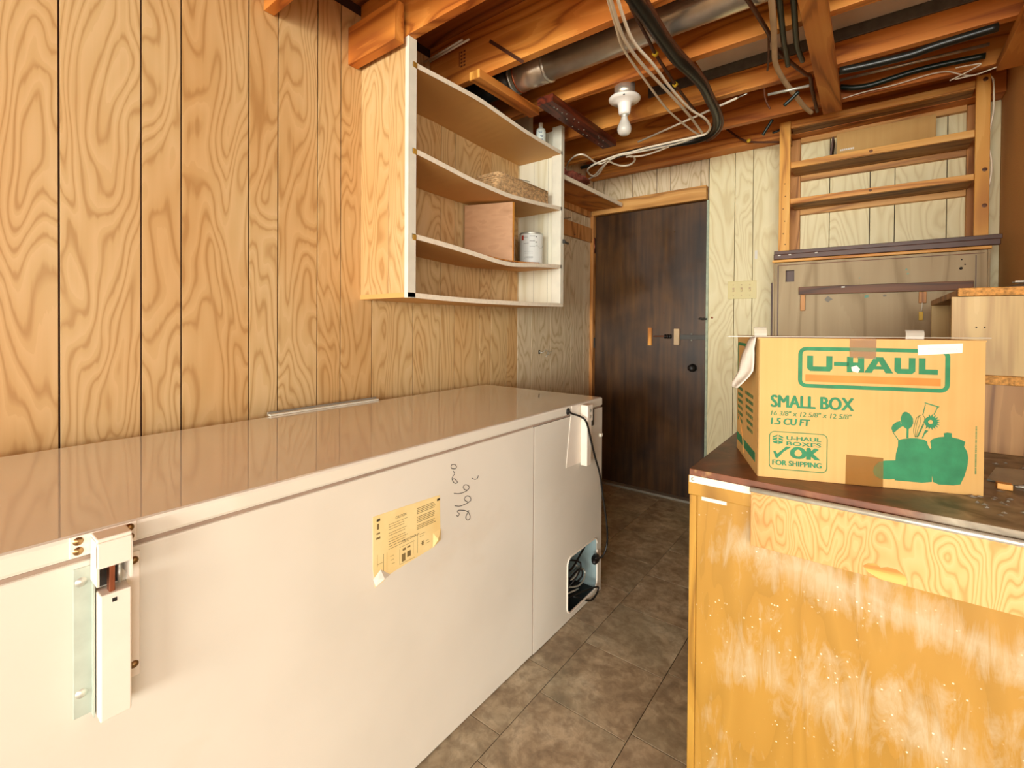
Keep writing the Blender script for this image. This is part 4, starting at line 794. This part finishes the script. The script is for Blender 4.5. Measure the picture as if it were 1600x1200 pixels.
# ---------------------------------------------------------------- things on the carton
zt_ = .8475+BH+.0032
sp = thing('plastic_strip', (0, 1.5, zt_), 'long thin whitish strip lying across the top of the moving carton', 'strip')
box('strip', (-.045, -.006, 0), (.60, .006, .0022), M_['white_paint'], sp, .0005, Matrix.Translation((-.245, 1.262, zt_)) @ Matrix.Rotation(math.radians(37.6), 4, 'Z'))
fs = thing('foam_sheet', tuple(bl(.03, BH, .02)), 'torn white foam sheet draped down the left corner of the moving carton', 'foam sheet')
V = []; F = []; n = 6
for i, (L0, R0) in enumerate(FOAM):
    L0, R0 = Vector(L0), Vector(R0)
    for k in range(n+1):
        t_ = k/n; q = L0.lerp(R0, t_); q.y += .007*math.sin(6*t_+.8*i)*(i > 0)+.004*math.cos(2.1*i); V.append(q)
for i in range(len(FOAM)-1):
    for k in range(n): a = i*(n+1)+k; F.append((a, a+1, a+n+2, a+n+1))
o = mesh_obj('sheet', V, F, M_['foam'], fs, True); md = o.modifiers.new('thick', 'SOLIDIFY'); md.thickness = .0016; md.offset = 1
def tapeflap(name, u, dpt, w, h, lean, label):
    o = thing(name, tuple(bf(u, BH, -dpt)), label, 'tape')
    n_ = 4; V = []; F = []
    for i in range(n_+1):
        t_ = i/n_
        for s in (0, 1): V.append(bf(u+s*w+lean*t_, BH+.0036+h*math.sin(t_*1.5), -dpt-.012*(1-math.cos(t_*1.5))))
    for i in range(n_): F.append((2*i, 2*i+1, 2*i+3, 2*i+2))
    q = mesh_obj('film', V, F, M_['clear'], o); md = q.modifiers.new('thick', 'SOLIDIFY'); md.thickness = .0006
tapeflap('tape_tail', .004, .07, .028, .024, .0, 'small white tape tail standing up at the left end of the carton top')
tapeflap('tape_tail', .295, .02, .034, .020, .004, 'crinkled clear tape tail sticking up near the right end of the carton top')
# ---------------------------------------------------------------- small shelf unit on the bench
us = thing('open_shelf_unit', (.34, 2.2, .847), 'tan open fronted shelf unit with rough chipboard top standing on the bench', 'shelf unit')
box('side_board', (.184, 1.854, 1.066), (XR-.004, 1.870, 1.288), M_['unit'], us, .001)
box('side_board', (.184, 1.862, .8475), (XR-.004, 1.878, 1.040), M_['unit_dk'], us, .001)  # recessed lower face, its shade painted in by the darker veneer
box('side_board', (.195, 2.575, .8475), (XR-.004, 2.590, 1.288), M_['unit'], us, .001)
box('top_board', (.196, 1.850, 1.2895), (XR-.003, 2.62, 1.309), M_['unit_dk'], us, .001)
box('top_board_edge', (.1955, 1.838, 1.2885), (XR-.003, 1.8495, 1.312), M_['chip'], us, .003)
box('middle_board', (.190, 1.846, 1.041), (XR-.004, 2.574, 1.0655), M_['chip'], us, .002)
box('back_board', (XR-.003, 1.85, .85), (XR-.0005, 2.6, 1.288), M_['unit_dk'], us, 0)
for x in (.236, .253): lathe('peg_hole', [(0, .0006), (.0018, .0004), (.0018, 0)], (x, 1.8538, 1.200), M_['black'], us, 8, Matrix.Rotation(math.pi/2, 4, 'X'))
gi = thing('folded_cloth', (.36, 2.1, 1.31), 'grey folded cloth with a white edge on top of the tan shelf unit', 'cloth')
bm = bmesh.new(); bmesh.ops.create_icosphere(bm, subdivisions=3, radius=1)
for v in bm.verts:
    q = v.co.copy(); k_ = 1+.2*mn.noise(q*2)
    v.co = Vector((.405+q.x*.085*k_, 2.12+q.y*.12*k_, 1.3095+max(0, q.z)*.034*k_))
from_bm('cloth', bm, M_['grey_item'], gi, True)
box('white_edge', (.335, 2.0, 1.334), (.43, 2.04, 1.339), M_['white_paper'], gi, .001, None)
kt = thing('yellow_key_tag', (.199, 2.83, 1.25), 'small yellow key tag hanging on the old door panel', 'tag')
box('tag_plate', (.176, 2.907, 1.232), (.191, 2.910, 1.272), M_['yellow'], kt, .001, None)
tube('tag_loop', [(.184, 2.909, 1.272), (.187, 2.909, 1.295), (.188, 2.914, 1.314)], .0022, M_['white_paint'], kt, 6, 3)
# ---------------------------------------------------------------- old door skin leaning at the back of the bench
op = thing('old_door_panel', (0, 2.95, .847), 'old grey brown door panel with a square hole leaning at the back of the bench', 'panel')
def pf(u, v, h): return Vector((u, 2.95-h, v))
plate('panel_face', [[(-.425, .85), (.405, .85), (.405, 1.545), (-.425, 1.545)], [(-.374, 1.440), (-.374, 1.503), (-.333, 1.503), (-.333, 1.440)]], pf, .02, M_['oldply'], op)
box('hole_back', (-.38, 2.962, 1.43), (-.325, 2.966, 1.51), M_['umber'], op, 0)
tag(box('top_edge', (-.438, 2.918, 1.548), (.418, 2.975, 1.562), M_['pine_x'], op, .003), 'rough raw wood top edge')
box('frame_strip', (-.434, 2.925, .85), (-.4255, 2.965, 1.547), M_['oldply'], op, .001); box('frame_strip', (.4055, 2.925, .85), (.414, 2.965, 1.547), M_['oldply'], op, .001)
box('bead', (-.412, 2.9265, .85), (-.407, 2.9298, 1.530), M_['umber'], op, 0); box('bead', (.367, 2.9265, .85), (.370, 2.9298, 1.525), M_['umber'], op, 0)
box('bead', (-.41, 2.9265, 1.530), (.395, 2.9298, 1.5335), M_['walnut'], op, 0)
tag(box('cross_bar', (-.310, 2.908, 1.368), (.360, 2.9295, 1.409), M_['walnut'], op, .002), 'dark brown wooden bar')
tag(box('peg_block', (-.302, 2.912, 1.282), (-.280, 2.9295, 1.366), M_['jamb'], op, .002), 'orange brown wooden block')
tag(box('peg_block', (.176, 2.912, 1.312), (.203, 2.9295, 1.366), M_['jamb'], op, .002), 'orange brown wooden block')
box('white_fleck', (-.123, 2.9072, 1.397), (-.109, 2.9078, 1.404), M_['white_paper'], op, 0)
for x, z, r in ((.320, 1.468, .006), (.333, 1.485, .003), (.322, 1.508, .003)): lathe('bolt_hole', [(0, .0006), (r, .0004), (r, 0)], (x, 2.9298, z), M_['black'], op, 12, Matrix.Rotation(math.pi/2, 4, 'X'))
tea = plain('teal_paint_fleck', '#7fb09c', .7, var=.2)
for x, z, r in ((-.02, 1.352, .013), (.13, 1.475, .006), (.135, 1.455, .005), (-.05, 1.445, .004), (-.18, 1.34, .018), (.05, 1.352, .008)):
    pts = [(x+r*random.uniform(.5, 1.2)*math.cos(k), z+r*random.uniform(.4, 1)*math.sin(k)) for k in (0, .8, 1.6, 2.4, 3.2, 4, 4.8, 5.6)]
    plate('paint_fleck', [pts], lambda u, v, h: Vector((u, 2.9299-h, v)), .0004, tea if r < .014 and r > .0035 and abs(x) < .14 and r != .008 else M_['threshold'], op)
bs_ = thing('brown_trim_bars', (0, 2.93, 1.57), 'pair of long dark brown bars resting on the old door panel', 'bar')
box('bar', (-.432, 2.935, 1.5925), (.452, 2.948, 1.6125), M_['umber'], bs_, .002)
box('bar', (-.432, 2.920, 1.5635), (.445, 2.943, 1.5915), M_['umber'], bs_, .003)
for x in (-.41, -.36, -.24): box('white_fleck', (x, 2.9192, 1.583), (x+.012, 2.9198, 1.589), M_['white_paper'], bs_, 0)
ds = thing('dark_upright_strip', (-.46, 3.2, .9), 'narrow dark brown strip standing upright left of the old door panel', 'strip')
box('strip', (-.484, 3.195, .0006), (-.457, 3.212, 1.461), M_['umber'], ds, .002)
# ---------------------------------------------------------------- wooden wall rack
rk = thing('wall_rack', (0, 3.15, 1.62), 'pine wall rack with two shelves above the old door panel', 'rack')
yf = 3.035
box('front_post', (-.424, yf-.012, 1.614), (-.370, yf+.006, 2.347), M_['pine_z'], rk, .002)
box('front_post', (.371, yf-.012, 1.614), (.420, yf+.006, 2.36), M_['pine_z'], rk, .002)
box('back_post', (-.434, 3.232, 1.60), (-.343, YB-.0165, 2.305), M_['jamb'], rk, .002)
box('back_post', (.367, 3.232, 1.60), (.449, YB-.0165, 2.305), M_['jamb'], rk, .002)
def rshelf(z0, z1, nm, dz=.0):
    box(nm, (-.3695, yf, z0), (.3705, yf+.02, z1), M_['pine_x'], rk, .002)
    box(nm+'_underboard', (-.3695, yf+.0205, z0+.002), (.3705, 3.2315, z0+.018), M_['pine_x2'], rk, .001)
    box('wall_cleat', (-.342, 3.232, z0-.028), (.366, YB-.0165, z0+.002), M_['trim'], rk, .001)
rshelf(2.310, 2.347, 'top_board'); rshelf(2.086, 2.120, 'shelf_board'); rshelf(1.886, 1.915, 'shelf_board')
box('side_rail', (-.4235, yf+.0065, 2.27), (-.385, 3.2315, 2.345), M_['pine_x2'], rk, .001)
for x, z in ((.402, 2.338), (.404, 1.925), (.405, 1.76)): lathe('knot', [(0, .0006), (.008, .0005), (.0095, 0)], (x, yf-.0122, z), M_['walnut'], rk, 12, Matrix.Rotation(math.pi/2, 4, 'X'))
lathe('knot', [(0, .0006), (.007, .0005), (.008, 0)], (-.012, yf-.0002, 2.104), M_['walnut'], rk, 12, Matrix.Rotation(math.pi/2, 4, 'X'))
lathe('knot', [(0, .0006), (.006, .0005), (.007, 0)], (-.012, yf-.0002, 1.902), M_['walnut'], rk, 12, Matrix.Rotation(math.pi/2, 4, 'X'))
for x, z in ((-.392, 1.93), (-.402, 1.86), (-.394, 1.79), (-.40, 1.72), (-.39, 1.66), (-.395, 2.0)): lathe('nail_hole', [(0, .0005), (.003, .0004), (.0035, 0)], (x, yf-.0122, z), M_['walnut'], rk, 8, Matrix.Rotation(math.pi/2, 4, 'X'))
cc = thing('flat_carton', (.04, 3.12, 2.105), 'flat brown cardboard carton with faint white lettering on the top rack shelf', 'carton')
box('carton', (-.163, 3.12, 2.1055), (.243, 3.20, 2.257), M_['card_old'], cc, .002)
dash('faded_print', lambda u, v, h: Vector((u, 3.12-h, v)), [(-.146, 2.157, .062, .010)], M_['foam'], cc)
dc = thing('dark_folder', (-.19, 3.1, 2.105), 'thin dark brown board leaning left of the flat carton', 'board')
plate('board', [[(3.11, 2.1055), (3.22, 2.1055), (3.22, 2.24), (3.11, 2.24)]], lambda u, v, h: Vector((-.196+(v-2.1055)*.10+h, u, v)), .008, M_['umber'], dc)
# wall plates
sw = thing('switch_plate', (-.66, 3.26, 1.43), 'ivory triple switch plate on the pale panelling right of the door', 'switch')
box('plate', (-.742, YB-.0215, 1.372), (-.575, YB-.0165, 1.486), M_['ivory'], sw, .002)
for x in (-.708, -.660, -.612):
    box('slot', (x-.006, YB-.0222, 1.418), (x+.006, YB-.0214, 1.444), M_['tanhose'], sw, 0); box('toggle', (x-.004, YB-.028, 1.420), (x+.004, YB-.0222, 1.432), M_['ivory'], sw, .001)
    for z in (1.395, 1.462): lathe('screw', [(0, .001), (.003, .0008), (.003, 0)], (x, YB-.0216, z), M_['tanhose'], sw, 8, Matrix.Rotation(math.pi/2, 4, 'X'))
tp = tag(box('tape_scrap', (-.587, YB-.0172, 1.619), (-.572, YB-.0163, 1.674), M_['white_paper'], None, 0), 'tiny white tape scrap on the pale panelling above the switch plate', 'tape')
kn = thing('rust_screw', (-.835, 3.26, 1.25), 'small rusty screw head in the pale panelling beside the door latch', 'screw')
lathe('head', [(0, .003), (.006, .002), (.007, 0)], (-.838, YB-.0165, 1.252), M_['copper'], kn, 10, Matrix.Rotation(math.pi/2, 4, 'X'))
# ---------------------------------------------------------------- under the ceiling
lt = thing('ceiling_lamp', (-.925, 2.05, 2.30), 'bare frosted bulb in a white porcelain socket under the joist', 'lamp')
LC = (-.925, 2.052, 0)
lathe('junction_box', [(0, 2.316), (.050, 2.316), (.050, 2.262), (0, 2.262)], LC, M_['galv'], lt, 8)
lathe('porcelain_base', [(0, 2.262), (.066, 2.262), (.073, 2.255), (.072, 2.248), (.060, 2.240), (.033, 2.233), (.031, 2.226), (.027, 2.190), (.024, 2.183), (0, 2.183)], LC, M_['porcelain'], lt, 40)
lathe('bulb_cap', [(0, 2.183), (.015, 2.183), (.0145, 2.168), (0, 2.168)], LC, M_['steel'], lt, 20)
lathe('bulb', [(.014, 2.172), (.016, 2.160), (.024, 2.143), (.031, 2.126), (.0325, 2.112), (.029, 2.098), (.020, 2.088), (.009, 2.084), (0, 2.0835)], LC, M_['bulb'], lt, 32)
lathe('base_screw', [(0, .002), (.004, .001), (.004, 0)], (-.900, 1.989, 2.244), M_['black'], lt, 8, Matrix.Rotation(math.pi/2, 4, 'X'))
b1_ = thing('pine_batten', (-1.39, 1.75, 2.27), 'short pale pine batten nailed under two joists beside the cabinet', 'batten')
box('batten', (-1.419, 1.525, 2.272), (-1.360, 1.985, 2.309), M_['joist_y'], b1_, .002)
box('end_grain', (-1.418, 1.5235, 2.273), (-1.361, 1.5248, 2.308), M_['pine_z'], b1_, 0)
b2_ = thing('dark_batten', (-1.27, 2.25, 2.27), 'dark stained perforated batten under the joists right of the bottle', 'batten')
box('batten', (-1.312, 1.895, 2.271), (-1.222, 2.60, 2.309), M_['redwood'], b2_, .002)
random.seed(5)
for i in range(26):
    x = random.uniform(-1.30, -1.235); y = 1.93+i*.025
    lathe('nail_head', [(0, -.0022), (.003, -.0015), (.004, 0)], (x, y, 2.2709), M_['steel' if i % 3 else 'black'], b2_, 6)
dt = thing('round_duct', (-.5, 1.80, 2.38), 'silver round metal duct running between two ceiling joists', 'duct')
tube('pipe', [(-1.18, 1.80, 2.385), (.39, 1.80, 2.385)], .066, M_['galv'], dt, 32, 0)
tube('dark_pipe', [(-1.72, 1.80, 2.385), (-1.37, 1.80, 2.385)], .062, M_['hinge_in'], dt, 28, 0)
tube('pipe_sleeve', [(-1.37, 1.80, 2.385), (-1.179, 1.80, 2.385)], .070, M_['galv'], dt, 32, 0)
for x in (-1.372, -1.345, -1.185): tube('joint_ring', [(x-.004, 1.80, 2.385), (x+.004, 1.80, 2.385)], .073, M_['copper' if x > -1.36 and x < -1.3 else 'steel'], dt, 32, 0)
cf = thing('thin_conduits', (-1.55, 1.5, 2.43), 'two thin pale conduits crossing the joist bay above the cabinet', 'conduit')
tubes('conduit', [[(-1.69, 1.5, 2.433), (-1.44, 1.5, 2.449)], [(-1.65, 1.5, 2.424), (-1.40, 1.5, 2.437)]], .0045, M_['white_paint'], cf, 8, 0)
ss = thing('perforated_strap', (-1.25, 1.56, 2.35), 'rusty perforated strap running down the joist face beside the duct', 'strap')
box('strap', (-.007, -.001, -.12), (.007, .001, .12), M_['umber'], ss, 0, Matrix.Translation((-1.25, 1.569, 2.365)) @ Matrix.Rotation(math.radians(-50), 4, 'Y'))
sk = tag(plate('grade_stamp', [[(0, 0), (.004, 0), (.004, .07), (0, .07)]], lambda u, v, h: Vector((-1.53+u, 1.5715-h, 2.39+v)), .0004, M_['stamp'], ce), 'faded ink grade stamp')
for i in range(5):
    for j in range(2): plate('grade_stamp', [[(0, 0), (.012, 0), (.012, .008), (0, .008)]], lambda u, v, h: Vector((-1.52+j*.018+u, 1.5715-h, 2.385+i*.016+v)), .0004, M_['stamp'], ce)
def cab(name, keys, r, mat, label, cat='cable', extra=None):
    o = thing(name, WIRES[keys[0]][0], label, cat)
    for k in keys: tube('run', WIRES[k], r if not callable(r) else [r(i/(len(WIRES[k])*6-6)) for i in range(len(WIRES[k])*6)], M_[mat], o, 8, 6)
    return o
cab('white_cable', ['cable_a'], .0050, 'cablewhite', 'thinnest white cable, leftmost of those crossing under the joists past the bulb')
cab('white_cable', ['cable_b'], .0062, 'cablewhite', 'white cable running between two others, under the joists right of the bulb')
cab('white_cable', ['cable_c', 'cable_e', 'cable_g'], .0058, 'cablewhite', 'long white cable bending by the black hose and curling into small loops')
cab('white_cable', ['cable_d', 'cable_f'], .0054, 'cablewhite', 'white cable sweeping in a big arc down behind the cabinet post')
cab('black_hose', ['hose'], lambda q: .024-.012*min(1, max(0, q-.48)/.4), 'hose', 'thick black hose bending sharply under the joists', 'hose')
cab('brown_cable', ['hose_b'], .0065, 'cablebrown', 'brown cable strapped along the outside of the bending black hose')
bc = cab('brown_cable', ['brown_cable'], .0065, 'cablebrown', 'brown cable with yellow tags between the white cables and black hose')
for i in (2, 4): lathe('cable_tag', [(0, -.011), (.010, -.010), (.012, 0), (.010, .010), (0, .011)], WIRES['brown_cable'][i], M_['yellow'], bc, 10, Matrix.Rotation(.9, 4, 'Y'))
cab('tan_hose', ['tan_hose'], .0105, 'tanhose', 'tan cloth wrapped cable hanging from the ceiling beside the crosswise board', 'hose')
cab('brown_cable', ['brown_cable_b'], .008, 'cablebrown', 'dark brown cable passing behind the tan wrapped cable to the crosswise board')
cab('pipe_stub', ['stub_a'], .010, 'greenhose', 'short dark hose end entering a joist hole left of the crosswise board', 'hose')
cab('pipe_stub', ['stub_b'], .010, 'greenhose', 'short dark hose end entering a joist hole touching the crosswise board', 'hose')
cab('pipe_stub', ['stub_c'], .008, 'greenhose', 'slanted dark hose under the tan wrapped cable', 'hose')
cab('pipe_stub', ['stub_d'], .008, 'greenhose', 'dark hose slanting from the last joist above the pale panelling', 'hose')
cab('pipe_stub', ['stub_e'], .008, 'greenhose', 'shortest dark hose end beside the rack top left corner', 'hose')
cab('thin_cable', ['thin_brown'], .004, 'cablebrown', 'thin brown cable dropping straight into a joist hole')
cab('thin_cable', ['loop_f'], .004, 'cablebrown', 'thin looped brown cable on the joist face left of the slanted hose')
cab('steel_conduit', ['conduit_a'], .006, 'steel', 'short bright steel conduit left of the crosswise board', 'conduit')
cab('steel_conduit', ['right_conduit'], .007, 'steel', 'long bright steel conduit right of the crosswise board', 'conduit')
dr = cab('brown_cable', ['dark_run'], .006, 'cablebrown', 'brown cable with one yellow tag above the pale panelling')
lathe('cable_tag', [(0, -.011), (.010, -.010), (.012, 0), (.010, .010), (0, .011)], Vector(WIRES['dark_run'][3])*.5+Vector(WIRES['dark_run'][2])*.5, M_['yellow'], dr, 10, Matrix.Rotation(1.4, 4, 'Y'))
cab('green_hose', ['black_hose'], .013, 'greenhose', 'dark green hose sagging behind the rack top', 'hose')
cab('green_hose', ['black_hose_b'], .016, 'hose', 'thick black hose high in the bay right of the crosswise board', 'hose')
cab('thin_wire', ['thin_white'], .0028, 'cablewhite', 'thin pale wire rising over the rack top board', 'wire')
cab('thin_wire', ['thin_white_b', 'thin_white_c'], .0028, 'cablewhite', 'thin pale crossed wires above the rack right corner', 'wire')
cab('thin_wire', ['post_wire', 'post_wire_b'], .0036, 'cablewhite', 'pale wire looping behind the right rack post', 'wire')
rd = thing('white_rod', ROD[0], 'straight white rod tucked diagonally under the joists beside the bulb', 'rod')
tube('rod', ROD, .0055, M_['cablewhite'], rd, 8, 0)
tube('rod_tip', [ROD[1], tuple(Vector(ROD[1])+(Vector(ROD[1])-Vector(ROD[0])).normalized()*.05)], .003, M_['steel'], rd, 6, 0)
lathe('hose_end', [(0, -.012), (.018, -.01), (.022, 0), (.018, .01), (0, .012)], WIRES['hose'][-8], M_['black'], bpy.data.objects['black_hose'], 14)
for o in list(bpy.data.objects):
    if o.type == 'MESH' and not o.data.materials: o.data.materials.append(M_['black'])
